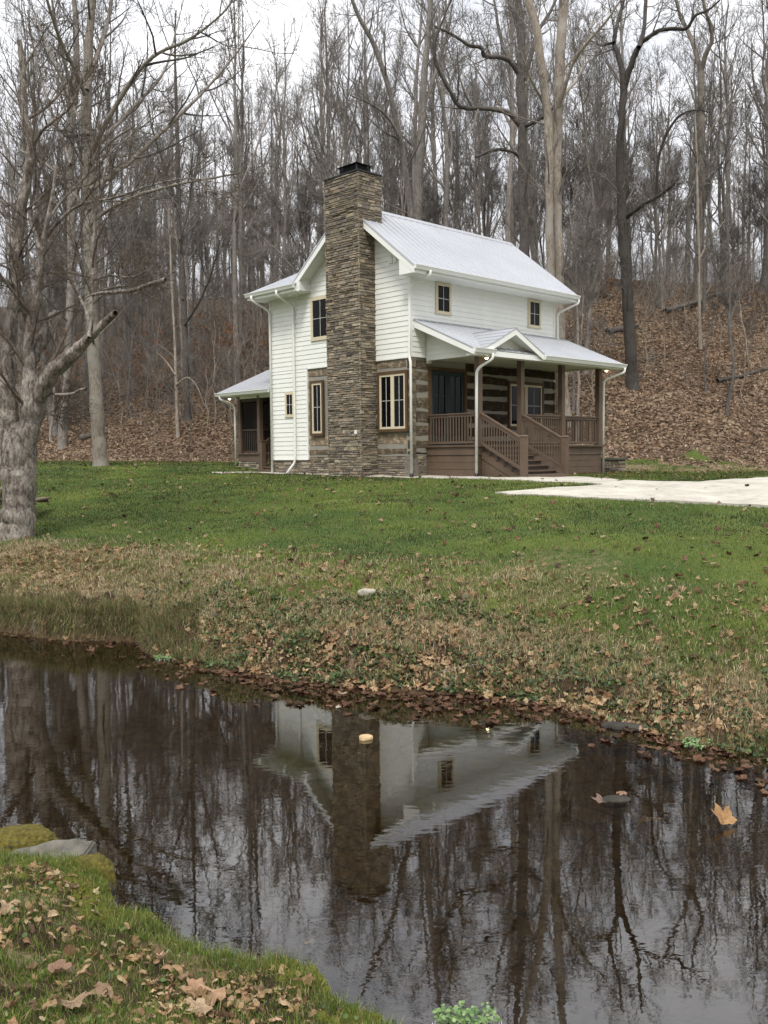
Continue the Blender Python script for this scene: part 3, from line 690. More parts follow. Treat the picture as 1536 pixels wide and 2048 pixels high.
for x in (PXS[0]+.02, PXS[1]):
    nw = MB(); nw.box((x-.085, NY-.085, -.1), (x+.085, NY+.085, 1.12)); nw.hexa([(x-.10, NY-.10, 1.12), (x+.10, NY-.10, 1.12), (x+.10, NY+.10, 1.12), (x-.10, NY+.10, 1.12), (x-.06, NY-.06, 1.165), (x+.06, NY-.06, 1.165), (x+.06, NY+.06, 1.165), (x-.06, NY+.06, 1.165)])
    nw.build('newel_post', M['brown'], STAIR)
    a = np.array([x, PY-.085, 1.84]); b = np.array([x, NY+.085, 1.07])
    hr = MB(); hr.bar(a, b, .09, .05); hr.bar(a-(0, 0, .07), b-(0, 0, .07), .045, .11); hr.build('handrail', M['brown'], STAIR)
    bl = MB(); bl.bar(a-(0, 0, .88), b-(0, 0, .88), .05, .08)
    for k in range(1, 15):
        p = a+(b-a)*k/15; bl.box((x-.014, p[1]-.014, p[2]-.86), (x+.014, p[1]+.014, p[2]-.10))
    bl.build('baluster_row', M['brown'], STAIR)
bs = MB(); bs.box((sx0-.1, PY-.04-5*run_-.40, -.10), (sx1+.12, PY-.04-5*run_-.10, .03)); bs.build('bottom_step', M['brown'], STAIR)
# porch roof
s3 = .441; zp0, zp1 = 3.665, 3.665+.441*2.47
pr = MB(); X0, X1 = .12, 8.03
roof_sheet(pr, (X0, -2.47, zp0), (X1-X0, 0, 0), (0, 2.455, 2.455*s3), 0, .03)
pr.bar((X0, -.03, zp1+.01), (X1-.45, -.03, zp1+.01), .12, .03, (0, -s3, 1))
PR = pr.build('porch_roof', M['roof'], HOUSE)
pt_ = MB()
for x0 in (X0+.012, X1-.052):
    pt_.prism([(x0, -2.45, zp0-.035), (x0, -.0, zp1-.045), (x0, -.0, zp1-.24), (x0, -2.45, zp0-.19)], (.04, 0, 0))
for xa, xb in ((X0+.052, PX0-.03), (L+.03, X1-.052)):
    pt_.prism([(xa, -2.44, zp0-.15), (xa, 0, zp1-.17), (xa, 0, zp1-.19), (xa, -2.44, zp0-.17)], (xb-xa, 0, 0))
pt_.box((X0+.06, -2.45, 3.50), (X1-.06, -2.07, 3.53)); pt_.box((X0+.02, -2.46, 3.49), (X1-.02, -2.43, 3.655))
pt_.build('roof_trim', M['trim'], PR)
bm_ = MB(); bm_.box((PX0-.03, PY-.11, 3.53), (L+.03, PY+.11, 3.78)); bm_.box((PX0-.03, PY+.11, 3.53), (PX0+.12, -.03, 3.7)); bm_.box((L-.12, PY+.11, 3.53), (L+.03, -.03, 3.7))
bm_.box((PX0+.12, PY+.11, 3.58), (L-.12, .0, 3.61)); bm_.box((PX0-.028, -.10, 3.45), (PX0+.12, -.03, 3.53)); bm_.build('ceiling_panel', M['beam'], PR)
for xs_, sg in ((PX0-.03, -1), (L+.03, 1)):
    ps = MB(); z = 3.53
    while z < 4.6:
        z1 = min(z+.158, 4.62); yl = max(PY-.1, -2.47+(z+.17-zp0)/s3) if z+.17 > zp0 else PY-.1; yl1 = max(PY-.1, -2.47+(z1+.17-zp0)/s3)
        if yl < -.05:
            V = lambda y, zz, o: (xs_+sg*o, y, zz); yt = min(yl1, -.031)
            ps.hexa([V(yl, z, -.05), V(-.03, z, -.05), V(-.03, z, .016), V(yl, z, .016), V(yt, z1, -.05), V(-.03, z1, -.05), V(-.03, z1, .002), V(yt, z1, .002)])
        z = z1
    ps.build('end_siding', M['white'], PR)
# porch gable
gx, gz, gs = 1.93, 4.36, .475; gh = 1.42
dg = MB(); yb = -2.47+(gz-zp0)/s3; yf = -2.53
def gable_slope(sg):
    w = gh; e = np.array([gx+sg*w, yf, gz-gs*w]); p = np.array([gx, yf, gz]); q = np.array([gx, yb+.05, gz]); nv = nrm(np.array([sg*gs, 0, 1.]))
    yk = -2.47+(gz-gs*w-zp0)/s3; f = np.array([gx+sg*w, max(yk, yf+.02)+.03, gz-gs*w]); up_ = nv*.03
    dg.hexa([e, p, q, f, e+up_, p+up_, q+up_, f+up_])
    for t in (.02, .2, .4, .6, .8, .98):
        a = np.array([gx+sg*w*t, yf, gz-gs*w*t])+nv*.031; ye_ = -2.47+(a[2]-zp0)/s3; b = np.array([a[0], ye_+.02, a[2]])
        if ye_-yf > .1: dg.bar(a, b, .035, .022, nv)
for sg in (-1, 1): gable_slope(sg)
dg.bar((gx, yf-.004, gz+.035), (gx, yb, gz+.035), .10, .018)
DG = dg.build('porch_gable', M['roof'], HOUSE)
gt = MB()
for sg in (-1, 1):
    P = [(gx, yf+.01, gz-.005), (gx+sg*gh, yf+.01, gz-gs*gh-.005), (gx+sg*gh, yf+.01, gz-gs*gh-.15), (gx+sg*(gh-.05), yf+.01, gz-gs*gh-.15), (gx, yf+.01, gz-.175)]
    gt.prism(P, (0, .035, 0))
    gt.prism([(gx, yf+.045, gz-.12), (gx+sg*(gh-.1), yf+.045, gz-.12-gs*(gh-.1)), (gx+sg*(gh-.1), yf+.045, gz-.14-gs*(gh-.1)), (gx, yf+.045, gz-.14)], (0, .42, 0))
gt.build('gable_trim', M['trim'], DG)
gp_ = MB(); gp_.prism([(gx-gh+.05, -2.16, 3.53), (gx+gh-.05, -2.16, 3.53), (gx+gh-.05, -2.16, 3.60), (gx, -2.16, gz-.10), (gx-gh+.05, -2.16, 3.60)], (0, .03, 0)); gp_.build('gable_panel', M['beam'], DG)
gutter((-.0, -2.47, 3.545), (.92, -2.47, 3.545), (0, -1, 0), .13, .13); gutter((gx+gh+.02, -2.47, 3.535), (X1+.02, -2.47, 3.535), (0, -1, 0), .13, .13)
spout([(.80, -2.55, 3.56), (.80, -2.55, 3.40), (.58, -2.12, 3.12), (.58, -2.10, .03)]); spout([(7.95, -2.55, 3.55), (7.95, -2.55, 3.40), (7.50, -2.0, 3.14), (7.50, -2.0, -.10)])
def lamp(p):
    p = np.asarray(p, float); b = MB(); b.tube([p+(0, 0, .07), p+(0, 0, .02)], .05, 10); b.tube([p+(0, 0, .02), p+(0, 0, -.01)], [.05, .062], 10); LB = b.build('porch_light', M['trim'], HOUSE)
    l = MB(); zz = np.linspace(-.05, .03, 6); l.tube([p+(0, 0, z) for z in zz], [max(.012, math.sqrt(max(0, .05**2-(z+.005)**2))) for z in zz], 10); l.build('bulb', M['lamp'], LB, True)
lamp((.88, -2.25, 3.46)); lamp((7.20, -2.30, 3.44))
# --- screened rear porch
rx, ry0, ry1, rz = .50, 7.02, 9.80, .75
rp = MB(); rp.box((rx-.05, 8.42, rz-.045), (5., ry1+.05, rz)); rp.box((1.6, ry0, rz-.045), (5., 8.42, rz)); rp.box((rx, 8.42, rz-.33), (5., ry1, rz-.046)); RD = rp.build('rear_deck', M['brown'], HOUSE)
for (x, y) in ((rx+.08, ry1-.08), (rx+.08, 8.48), (1.66, 8.48), (1.66, ry0+.1)):
    p = MB(); p.box((x-.08, y-.08, rz), (x+.08, y+.08, 3.05)); p.build('porch_post', M['brown'], HOUSE)
def screen(a, b):
    a = np.asarray(a, float); b = np.asarray(b, float)
    f = MB(); f.bar(a+(0, 0, rz+.88), b+(0, 0, rz+.88), .06, .06); f.bar(a+(0, 0, rz+.05), b+(0, 0, rz+.05), .06, .06); f.bar(a+(0, 0, 2.82), b+(0, 0, 2.82), .06, .24); f.bar(a+(0, 0, 1.85), a+(0, 0, 1.85)+nrm(b-a)*.05, .05, 2.2); n = int(np.linalg.norm(b-a)/.11)
    for k in range(1, n): p = a+(b-a)*k/n; f.box((p[0]-.015, p[1]-.015, rz+.05), (p[0]+.015, p[1]+.015, rz+.88))
    o = f.build('screen_panel', M['dkbrown'], HOUSE); s_ = MB(); s_.bar(a+(.01, .01, 1.9), b+(.01, .01, 1.9), .006, 2.1, (0, 0, 1)); s_.build('mesh_screen', M['screen'], o)
screen((rx+.08, 8.56, 0), (rx+.08, ry1-.16, 0)); screen((1.66, ry0+.1, 0), (1.66, 8.4, 0)); screen((rx+.16, ry1-.08, 0), (4.9, ry1-.08, 0)); screen((rx+.16, 8.48, 0), (1.58, 8.48, 0))
bk = MB(); bk.box((4.9, ry0, 0), (5., ry1, 3.0)); bk.build('clapboard_wall', M['white'], HOUSE)
s4 = .415; q0 = (-.02, 3.05)
rr = MB(); roof_sheet(rr, (q0[0], ry0+.03, q0[1]), (0, 3.36, 0), (3.4, 0, 3.4*s4), 0, .03)
RR = rr.build('rear_porch_roof', M['roof'], HOUSE)
rt_ = MB(); rt_.box((q0[0]+.03, ry0+.05, 2.92), (rx+.18, 10.36, 2.95)); rt_.box((q0[0]+.02, ry0+.05, 2.90), (q0[0]+.05, 10.36, 3.03)); rt_.prism([(q0[0]+.02, 10.34, 2.92), (3.3, 10.34, 4.25), (3.3, 10.34, 4.42), (q0[0]+.02, 10.34, 3.02)], (0, .03, 0))
rt_.box((rx, ry0+.1, 2.82), (rx+.16, ry1, 2.92)); rt_.build('roof_trim', M['trim'], RR)
gutter((q0[0], ry0+.05, 2.93), (q0[0], 10.40, 2.93), (-1, 0, 0), .12, .12)
spout([(-.06, 10.15, 2.95), (-.06, 10.15, 2.82), (.42, 9.86, 2.6), (.42, 9.86, .28)])
lamp((.28, 10.0, 2.86))
rs = MB()
for k in range(1, 4): rs.box((.55+.26*(3-k)-.02, ry0+.06, rz-k*.17-.04), (.55+.26*(4-k), 8.30, rz-k*.17)); rs.box((.55+.26*(3-k)+.02, ry0+.08, rz-(k+1)*.17), (.55+.26*(3-k)+.04, 8.28, rz-k*.17-.042))
rs.box((.25, ry0-.0, -.1), (.62, 8.45, .14)); RS = rs.build('rear_staircase', M['brown'], HOUSE)
nw = MB(); nw.box((rx-.02, 8.26, -.0), (rx+.16, 8.44, 1.20)); nw.box((rx-.04, 8.24, 1.20), (rx+.18, 8.46, 1.235)); nw.build('newel_post', M['brown'], RS)
hr = MB(); hr.bar((rx+.14, 8.35, 1.14), (1.58, 8.35, 1.66), .08, .05); hr.bar((rx+.14, 8.35, 1.07), (1.58, 8.35, 1.59), .04, .10); hr.bar((rx+.14, 8.35, .36), (1.58, 8.35, .88), .05, .08)
for k in range(1, 9): x = rx+.14+(1.58-rx-.14)*k/9; z = .36+.52*k/9; hr.box((x-.016, 8.334, z), (x+.016, 8.366, z+.74))
hr.build('handrail', M['brown'], RS)

# ------------------------------------------------------------------ trees
def grow(r, P, R, n, t0, t1, lenf, ang, K, upb, wob, rf=.6, tip=.25, lmin=0., shrink=.6, Lref=None):
    """n children on each parent polyline; returns child polylines and radii"""
    N, K0, _ = P.shape
    t = t0+(t1-t0)*((np.arange(n)[None]+r.random((N, n)))/n); f = t*(K0-1); i = np.minimum(f.astype(int), K0-2); w = (f-i)[..., None]
    a = np.arange(N)[:, None]; A, B = P[a, i], P[a, i+1]; pos = A*(1-w)+B*w; tan = nrm(B-A); rp = R[a, i]*(1-w[..., 0])+R[a, i+1]*w[..., 0]
    Lp = np.linalg.norm(np.diff(P, axis=1), axis=-1).sum(1)[:, None]
    if Lref is not None: Lp = np.broadcast_to(Lref, Lp.shape)
    ln = np.maximum(lenf*Lp*(1-shrink*t)*r.uniform(.55, 1.25, (N, n)), lmin)
    az = r.random((N, 1))*6.28+np.arange(n)[None]*2.4+r.normal(0, .4, (N, n))
    ref = np.where(np.abs(tan[..., 2:3]) > .9, np.array([1., 0, 0]), np.array([0, 0, 1.]))
    u = nrm(np.cross(tan, ref)); v = np.cross(tan, u)
    an = np.radians(r.normal(ang[0], ang[1], (N, n)))[..., None]
    d = np.cos(an)*tan+np.sin(an)*(np.cos(az)[..., None]*u+np.sin(az)[..., None]*v)
    d = d.reshape(-1, 3); p = pos.reshape(-1, 3); ln = ln.reshape(-1); r0 = np.minimum(rp.reshape(-1)*.72, rf*ln)
    C = np.empty((len(p), K, 3)); C[:, 0] = p
    for k in range(1, K):
        d = nrm(d+np.array([0, 0, upb])+r.normal(0, wob, d.shape)); C[:, k] = C[:, k-1]+d*(ln/(K-1))[:, None]
    Rr = r0[:, None]*(1-(1-tip)*np.linspace(0, 1, K)[None])
    return C, Rr
def trunk_line(r, H, r0, sway=.25, K=14, p=.85, lean=0.):
    z = np.linspace(0, 1, K)**1.05*H; x = np.cumsum(r.normal(0, sway, K))*.35+lean*z; y = np.cumsum(r.normal(0, sway, K))*.35; x -= x[0]; y -= y[0]
    t = z/H; R = r0*((1-t)**p*.97+.03); R[0] *= 1.45; R[1] *= 1.04
    return np.stack([x, y, z-.25], 1)[None], R[None]
def forest_proto(seed, H, r0, n1, clear, l1=.22, ang=(48, 9), n2=9, n3=5, n4=2, up1=.10, sway=.30, rmin=.0075):
    r = np.random.default_rng(seed); P, R = trunk_line(r, H, r0, sway)
    PF, RF = grow(r, P, R, 3, clear*.85, .72, .46, (20, 7), 14, .035, .07, .045, .08, .5, .45); P = np.concatenate([P, PF]); R = np.concatenate([R, RF])
    L0 = np.concatenate([[[H]], np.full((len(PF), 1), H*.55)])
    P1, R1 = grow(r, P, R, n1*4//10, clear, .985, l1*1.15, ang, 9, up1, .10, .022, .2, .6, .66, L0)
    P2, R2 = grow(r, P1, R1, n2, .15, .97, .52, (38, 11), 6, .10, .08, .015, .3, .5, .5)
    P3, R3 = grow(r, P2, R2, n3, .12, 1., .72, (34, 12), 4, .09, .07, .012, .45, .3, .4)
    R2 = np.maximum(R2, rmin*1.35); R3 = np.maximum(R3, rmin)
    tr = join([tubes(P, R, 10), tubes(P1, R1, 5)]); cr = [tubes(P2, R2, 4), tubes(P3, R3, 3)]
    if n4:
        P4, R4 = grow(r, P3, R3, n4, .15, 1., .85, (30, 11), 3, .08, .06, .010, .6, .25, .3); R4 = np.maximum(R4, rmin*.8); cr.append(tubes(P4, R4, 3))
    return tr, join(cr)
def add_tree(name, tr, cr, loc, bk, twig, label, cat, group=None, rz=0.):
    e = empty(name, tuple(loc), rz, label, cat, group)
    mesh_np('trunk', tr[0], tr[1], None, True, bk, e); mesh_np('crown', cr[0], cr[1], None, True, twig, e); return e

def catmull(pts, K):
    P = np.asarray(pts, float); P = np.vstack([2*P[0]-P[1], P, 2*P[-1]-P[-2]]); n = len(P)-3
    out = []
    for s in np.linspace(0, n-1e-6, K):
        i = int(s); t = s-i; a, b, c, d = P[i:i+4]
        out.append(.5*((2*b)+(-a+c)*t+(2*a-5*b+4*c-d)*t*t+(-a+3*b-3*c+d)*t**3))
    return np.array(out)
def hero(name, limbs, depth, label, bk, twig, seed, n2=(9, .30), n3=5, n4=3, wall=True, base_z=None, dscale=1., twig_r=.006, S_=12, up=.06, group=None, lmax=3.2, skip=()):
    """limbs: (points [(px,py,halfwidth px)], depth drift in metres over the limb); laid out at the tree's own distance"""
    r = np.random.default_rng(seed); parts = []; twigs = []; PL = []; RL = []; LL = []
    for li, (pts, drift) in enumerate(limbs):
        d0, d1 = drift if isinstance(drift, tuple) else (0., drift); n = len(pts)
        W_ = [np.append(at_depth(p[0], p[1], depth+d0+(d1-d0)*i/max(1, n-1)), p[2]*(depth)/F_PX) for i, p in enumerate(pts)]
        W_a = np.array(W_); K = max(10, 4*n); K = max(K, int(np.linalg.norm(np.diff(W_a[:, :3], axis=0), axis=1).sum()/.10)) if S_ > 12 else K; C = catmull(W_, K); C[:, 3] = np.maximum(C[:, 3], .006)
        if li == 0 and base_z is not None:
            C[0, 2] = base_z-.3; C[0, 3] *= 1.25
        q = C[:, :3].copy(); jit = np.stack([vnoise(np.arange(K)*.7, np.full(K, li*9.+j), seed+j)-.5 for j in range(3)], 1)*.05*dscale; q[1:-1] += jit[1:-1]*np.clip(C[1:-1, 3:4]*8, .2, 1.5); rr = C[:, 3]*(1+.16*(vnoise(np.arange(K)*.55, np.full(K, li*5.), seed+7)-.5))
        ns = (S_ if rr.max() > .05 else 7) if S_ <= 12 else (28 if rr.max() > .12 else (14 if rr.max() > .05 else 8))
        V, Fq = tubes(q[None], rr[None], ns)
        if S_ > 12:
            G = V.reshape(K, ns, 3); ax = q[:, None]; dv = G-ax; aa = np.arange(ns)*2*PI/ns; sc_ = np.arange(K)*.1
            lum = (fbm(np.cos(aa)[None]*1.6+sc_[:, None]*.9+li*3, np.sin(aa)[None]*1.6+sc_[:, None]*.35, seed, 3)-.5)*.26+(fbm(np.cos(aa)[None]*5+sc_[:, None]*1.5, np.sin(aa)[None]*5+sc_[:, None]*1.2, seed+3, 3)-.5)*.14
            V = (ax+dv*(1+lum[..., None])).reshape(-1, 3)
        parts.append((V, Fq))
        if li not in skip:
            Cs = catmull(np.concatenate([q, rr[:, None]], 1)[::max(1, K//12)], 12); PL.append(Cs[:, :3]); RL.append(np.maximum(Cs[:, 3], .006)); LL.append(min(lmax*3, np.linalg.norm(np.diff(q, axis=0), axis=1).sum()))
    tr = join(parts); P = np.array(PL); R = np.array(RL)
    Lr = np.array(LL)[:, None]
    t0 = np.where(np.arange(len(P)) == 0, .35, .12)
    P0 = P.copy(); R0 = R.copy()
    P1, R1 = grow(r, P0, R0, n2[0], .25, 1., n2[1], (48, 12), 8, up, .085, .021, .25, .5, .35, Lr)
    P2, R2 = grow(r, P1, R1, n3, .2, 1., .50, (38, 12), 5, .05, .08, .013, .35, .3, .4); R2 = np.maximum(R2, twig_r)
    cr = [tubes(P1, R1, 5), tubes(P2, R2, 4)]
    P3, R3 = grow(r, P2, R2, n4, .2, 1., .65, (34, 12), 4, .05, .07, .01, .5, .2, .3); R3 = np.maximum(R3, twig_r*.75); cr.append(tubes(P3, R3, 3))
    if wall:
        P4, R4 = grow(r, P3, R3, 2, .2, 1., .6, (38, 12), 3, .04, .12, .01, .6, .12, .3); R4 = np.maximum(R4, twig_r*.65); cr.append(tubes(P4, R4, 3))
    cr = join(cr); base = at_depth(limbs[0][0][0][0], limbs[0][0][0][1], depth); o = np.array([base[0], base[1], base_z if base_z is not None else base[2]])
    return add_tree(name, (tr[0]-o, tr[1]), (cr[0]-o, cr[1]), o, bk, twig, label, 'tree', group)

TAKEN = []
def ground_depth(px, py):
    P = hit_ground(px, py); TAKEN.append((P[0], P[1])); return P[1], P[2]
def hidden_depth(px, d):
    p = at_depth(px, 900, d); TAKEN.append((p[0], d)); return d, float(T(p[0], d))

# near tree on the left bank
d, z = ground_depth(34, 1076); TAKEN.pop()
hero('bare_tree', [
 ([(34, 1085, 37), (36, 1040, 34), (37, 1000, 31), (37, 960, 32), (36, 920, 34), (36, 890, 30), (37, 865, 22), (38, 845, 10)], 0.),
 ([(33, 1010, 20), (27, 950, 24), (17, 880, 25), (10, 820, 23), (12, 760, 19), (18, 690, 14), (27, 600, 11), (35, 500, 10), (42, 425, 9.5), (55, 350, 9), (61, 290, 8.5), (47, 225, 7.5), (46, 150, 6.5), (39, 82, 5.5)], (0., .5)),
 ([(41, 1010, 20), (48, 945, 23), (57, 880, 21), (62, 830, 20), (60, 780, 17), (58, 735, 11), (58, 680, 9.5), (66, 630, 9), (74, 580, 8), (82, 530, 6.5), (90, 470, 5), (104, 400, 3.5), (112, 330, 2.2)], (0., -.4)),
 ([(66, 850, 15), (80, 790, 17), (96, 757, 16), (116, 732, 14), (140, 712, 13), (160, 694, 11.5), (178, 676, 9), (205, 648, 7), (228, 628, 5.5), (231, 625, 4.5)], (0., -1.0)),
 ([(58, 740, 12), (70, 700, 13.5), (84, 678, 13), (98, 656, 12.5), (112, 634, 11.5), (115, 629, 9)], (0., .6)),
 ([(48, 792, 6), (35, 776, 5.5), (20, 766, 5), (0, 757, 4.5), (-40, 730, 3.5), (-90, 690, 2)], (0., .8)),
 ([(176, 680, 5), (180, 640, 4.5), (183, 600, 4.5), (185, 550, 4), (184, 500, 3.5), (190, 440, 3), (205, 360, 2.2), (225, 290, 1.5)], (-.9, -.2)),
 ([(184, 590, 3.2), (205, 586, 3.6), (232, 584, 3.8), (258, 582, 3.8), (285, 574, 4), (312, 565, 4.2), (331, 560, 4.4)], (-.7, -1.8)),
 ([(92, 778, 3.5), (105, 787, 3), (125, 789, 2.8), (145, 787, 2.8), (160, 780, 2.6), (173, 778, 2.8)], (0., -.7)),
 ([(72, 826, 2.5), (95, 828, 2.2), (112, 828, 2), (128, 818, 1.8), (140, 808, 1.2)], (0., .5)),
 ([(70, 600, 6), (52, 572, 5), (42, 550, 4.5), (30, 500, 3.5), (10, 430, 3), (-15, 340, 2)], (0., 1.2)),
 ([(56, 650, 7), (45, 610, 6.5), (35, 585, 5.5), (18, 565, 5), (0, 557, 4.5), (-40, 520, 3)], (0., -.8)),
 ([(83, 520, 5), (75, 480, 4), (60, 430, 3.2), (75, 360, 2.4), (95, 290, 1.5)], (0., .8)),
 ([(178, 676, 4), (175, 630, 3), (150, 570, 2.6), (140, 500, 2.), (150, 420, 1.2)], (-1., .8)),
 ([(60, 300, 3.6), (85, 262, 3.2), (110, 240, 2.8), (140, 215, 2), (165, 160, 1.4)], (.4, -.6)),
 ([(88, 480, 4.2), (120, 440, 3.4), (160, 410, 2.6), (230, 395, 2.2), (300, 372, 1.8), (370, 357, 1.4), (440, 366, 1.)], (0., -.8)),
 ([(96, 440, 3), (130, 395, 2.6), (180, 345, 2.2), (250, 280, 1.7), (330, 220, 1.2)], (0., 1.)),
 ([(186, 560, 3), (220, 550, 2.3), (260, 555, 1.8), (300, 540, 1.3)], (-.6, -1.6)),
 ], d, 'gnarled near tree with flaking grey bark and broken limbs, beside the picnic table', M['bark_near'], bark('near_twig_bark', (.05, .042, .036), (.19, .165, .14)), 3, (11, .40), 7, 4, True, z, .9, .005, 14, .0, skip=(0, 3, 4, 7, 8), lmax=2.)

d, z = ground_depth(202, 932)
hero('bare_tree', [
 ([(202, 934, 17), (199, 890, 14.5), (195, 840, 13.5), (191, 770, 13), (187, 690, 12.5), (183, 600, 12), (180, 500, 12), (178, 400, 11.5), (175, 300, 11), (173, 200, 10), (178, 100, 8), (186, 0, 6.5), (194, -120, 4), (200, -260, 2)], (0., .5)),
 ([(182, 310, 5.5), (212, 245, 5), (262, 165, 4.2), (310, 110, 3.2), (380, 78, 2.5), (450, 22, 1.6), (480, -30, 1)], (0., -3.)),
 ([(181, 380, 5.5), (230, 345, 4.8), (270, 315, 4.2), (350, 240, 3.5), (410, 180, 2.8), (470, 110, 2), (520, 40, 1)], (0., 3.)),
 ([(180, 330, 5), (200, 285, 4.4), (250, 232, 4), (290, 190, 3.3), (330, 140, 2.4), (352, 60, 1.5), (370, -10, 1)], (0., 5.)),
 ([(170, 190, 4.5), (150, 140, 4), (125, 90, 3.5), (100, 20, 2.8), (80, -60, 1.5)], (0., -3.)),
 ([(174, 180, 5), (195, 110, 4.5), (212, 60, 4), (225, -10, 3), (240, -120, 1.5)], (0., 2.5)),
 ([(177, 270, 3.5), (150, 220, 3), (120, 150, 2.4), (85, 70, 1.6), (60, 0, 1)], (0., 3.)),
 ([(181, 450, 4), (215, 420, 3.4), (280, 390, 3), (350, 370, 2.4), (430, 355, 1.8), (480, 345, 1.2)], (0., -4.)),
 ([(180, 420, 3.5), (140, 380, 3), (95, 330, 2.4), (40, 300, 1.6)], (0., 3.)),
 ], d, 'tall pale barked tree at the lawn edge with long limbs spreading high over the hillside', M['bark_pale'], M['bark_twig'], 4, (11, .33), 6, 3, True, z, 1.2, .009)
d, z = ground_depth(125, 896)
hero('bare_tree', [
 ([(124, 898, 10), (128, 830, 8.5), (134, 760, 8), (139, 640, 8), (143, 540, 8), (141, 430, 8), (140, 300, 8), (147, 200, 7.5), (153, 120, 6.5), (150, 30, 5), (146, -70, 3.5), (150, -200, 2)], (0., 1.)),
 ([(142, 330, 4), (120, 270, 3.5), (95, 200, 3), (70, 110, 2.2), (55, 20, 1.5)], (0., 2.)),
 ([(141, 420, 3.6), (170, 350, 3), (215, 290, 2.5), (270, 250, 1.8)], (0., -2.)),
 ([(148, 190, 4), (128, 120, 3.4), (112, 50, 2.6), (98, -40, 1.6)], (0., -2.)),
 ], d, 'dark based slender tree beside the brush heap, just behind the gnarled near tree', M['bark_forest'], M['bark_twig'], 6, (11, .33), 6, 3, True, z, 1., .009)
d, z = ground_depth(376, 840)
hero('bare_tree', [
 ([(376, 842, 9), (374, 800, 6.5), (372, 740, 6), (369, 640, 5.8), (363, 540, 5.5), (358, 440, 5), (357, 360, 4.5), (355, 280, 3.8), (352, 190, 3), (350, 90, 2), (352, 20, 1.2)], (0., .5)),
 ([(358, 430, 3.2), (344, 380, 2.8), (325, 320, 2.3), (305, 260, 1.6), (295, 200, 1)], (0., -2.)),
 ([(360, 480, 3), (375, 420, 2.6), (388, 360, 2.2), (400, 280, 1.6), (408, 200, 1)], (0., 2.)),
 ([(369, 650, 2.6), (400, 600, 2.2), (425, 540, 1.8), (440, 480, 1.2)], (0., -2.)),
 ([(366, 600, 2.5), (340, 560, 2), (310, 530, 1.5), (285, 480, 1)], (0., 2.)),
 ], d, 'dark straight tree standing alone on the leaf slope left of the screened porch', M['bark_dark'], M['bark_twig'], 7, (11, .33), 6, 3, True, z, 1., .009)
d, z = ground_depth(356, 872)
hero('bare_tree', [([(356, 873, 4), (354, 820, 3.2), (352, 760, 3), (350, 700, 2.6), (346, 620, 2.2), (342, 540, 1.8), (340, 470, 1.2)], .3), ([(351, 750, 1.6), (330, 720, 1.3), (312, 705, 1.)], 1.), ([(352, 770, 1.8), (375, 755, 1.4), (395, 775, 1.2), (408, 810, 1.)], -1.)],
 d, 'thin pale leaning tree with a crooked side branch on the leaf slope', M['bark_pale'], M['bark_twig'], 8, (8, .24), 4, 2, False, z, .6, .007)
d, z = ground_depth(1265, 776)
hero('bare_tree', [
 ([(1265, 779, 15), (1264, 745, 12), (1261, 700, 11), (1257, 640, 11), (1253, 560, 11), (1248, 480, 10.5), (1244, 420, 9.5), (1242, 340, 8), (1242, 270, 7.5), (1247, 190, 7.2), (1249, 150, 7)], (0., 0.)),
 ([(1249, 165, 6), (1237, 110, 5), (1228, 85, 4.6), (1236, 40, 3.6), (1248, 0, 3), (1256, -80, 2)], (0., 2.)),
 ([(1248, 175, 6.5), (1262, 130, 6), (1276, 95, 5), (1292, 78, 4.4), (1318, 62, 3.8), (1345, 58, 3.4), (1373, 56, 3.2), (1390, 32, 2.6), (1420, 18, 2), (1450, -10, 1.2)], (0., -2.5)),
 ([(1278, 95, 4.5), (1288, 60, 4), (1292, 0, 3.4), (1300, -80, 2.4)], (-1., 1.)),
 ([(1251, 437, 4.5), (1266, 424, 4.2), (1288, 408, 3.8), (1310, 396, 3.4), (1332, 382, 2.8), (1350, 367, 2)], (0., -2.5)),
 ([(1312, 394, 2.6), (1314, 360, 2.8), (1316, 325, 2.6), (1326, 285, 2.6), (1340, 255, 2.4), (1362, 230, 2.2), (1392, 220, 1.6), (1420, 225, 1)], (-1.6, -3.)),
 ([(1228, 85, 3), (1215, 88, 2.4), (1203, 92, 2), (1180, 80, 1.2)], (.5, 2.)),
 ], d, 'big dark trunked tree standing alone on the leafy slope beside the front porch', M['bark_dark'], M['bark_twig'], 9, (11, .33), 6, 3, True, z, 1., .009)
d, z = hidden_depth(1124, 43.5)
hero('bare_tree', [
 ([(1131, 862, 17), (1127, 800, 11.5), (1123, 720, 10.5), (1119, 620, 9.5), (1117, 520, 8.8), (1115, 420, 8.5), (1114, 330, 9), (1116, 240, 9.5), (1119, 150, 9.8), (1124, 60, 9.8), (1127, 0, 9.5), (1131, -130, 7.5), (1136, -280, 4)], (0., 0.)),
 ([(1116, 700, 8), (1107, 600, 8), (1101, 520, 7.8), (1099, 420, 7.8), (1099, 330, 8.2), (1096, 250, 8.4), (1088, 160, 8.2), (1074, 70, 7.6), (1058, 0, 7), (1036, -110, 4.8), (1020, -220, 2.5)], (-.1, -1.)),
 ([(1112, 228, 4), (1128, 180, 3.6), (1146, 128, 3.2), (1172, 88, 2.8), (1210, 45, 2.2), (1245, -5, 1.4)], (0., -2.5)),
 ([(1098, 228, 3.2), (1076, 186, 2.8), (1058, 150, 2.2), (1040, 100, 1.5)], (0., -2.)),
 ([(1114, 225, 3.2), (1136, 180, 3), (1160, 150, 2.6), (1172, 90, 2), (1190, 30, 1.2)], (0., 3.)),
 ], d, 'pale twin trunked tree rising right behind the house roof', M['bark_pale'], M['bark_twig'], 10, (11, .33), 6, 3, True, z, 1., .009)
d, z = hidden_depth(1052, 47)
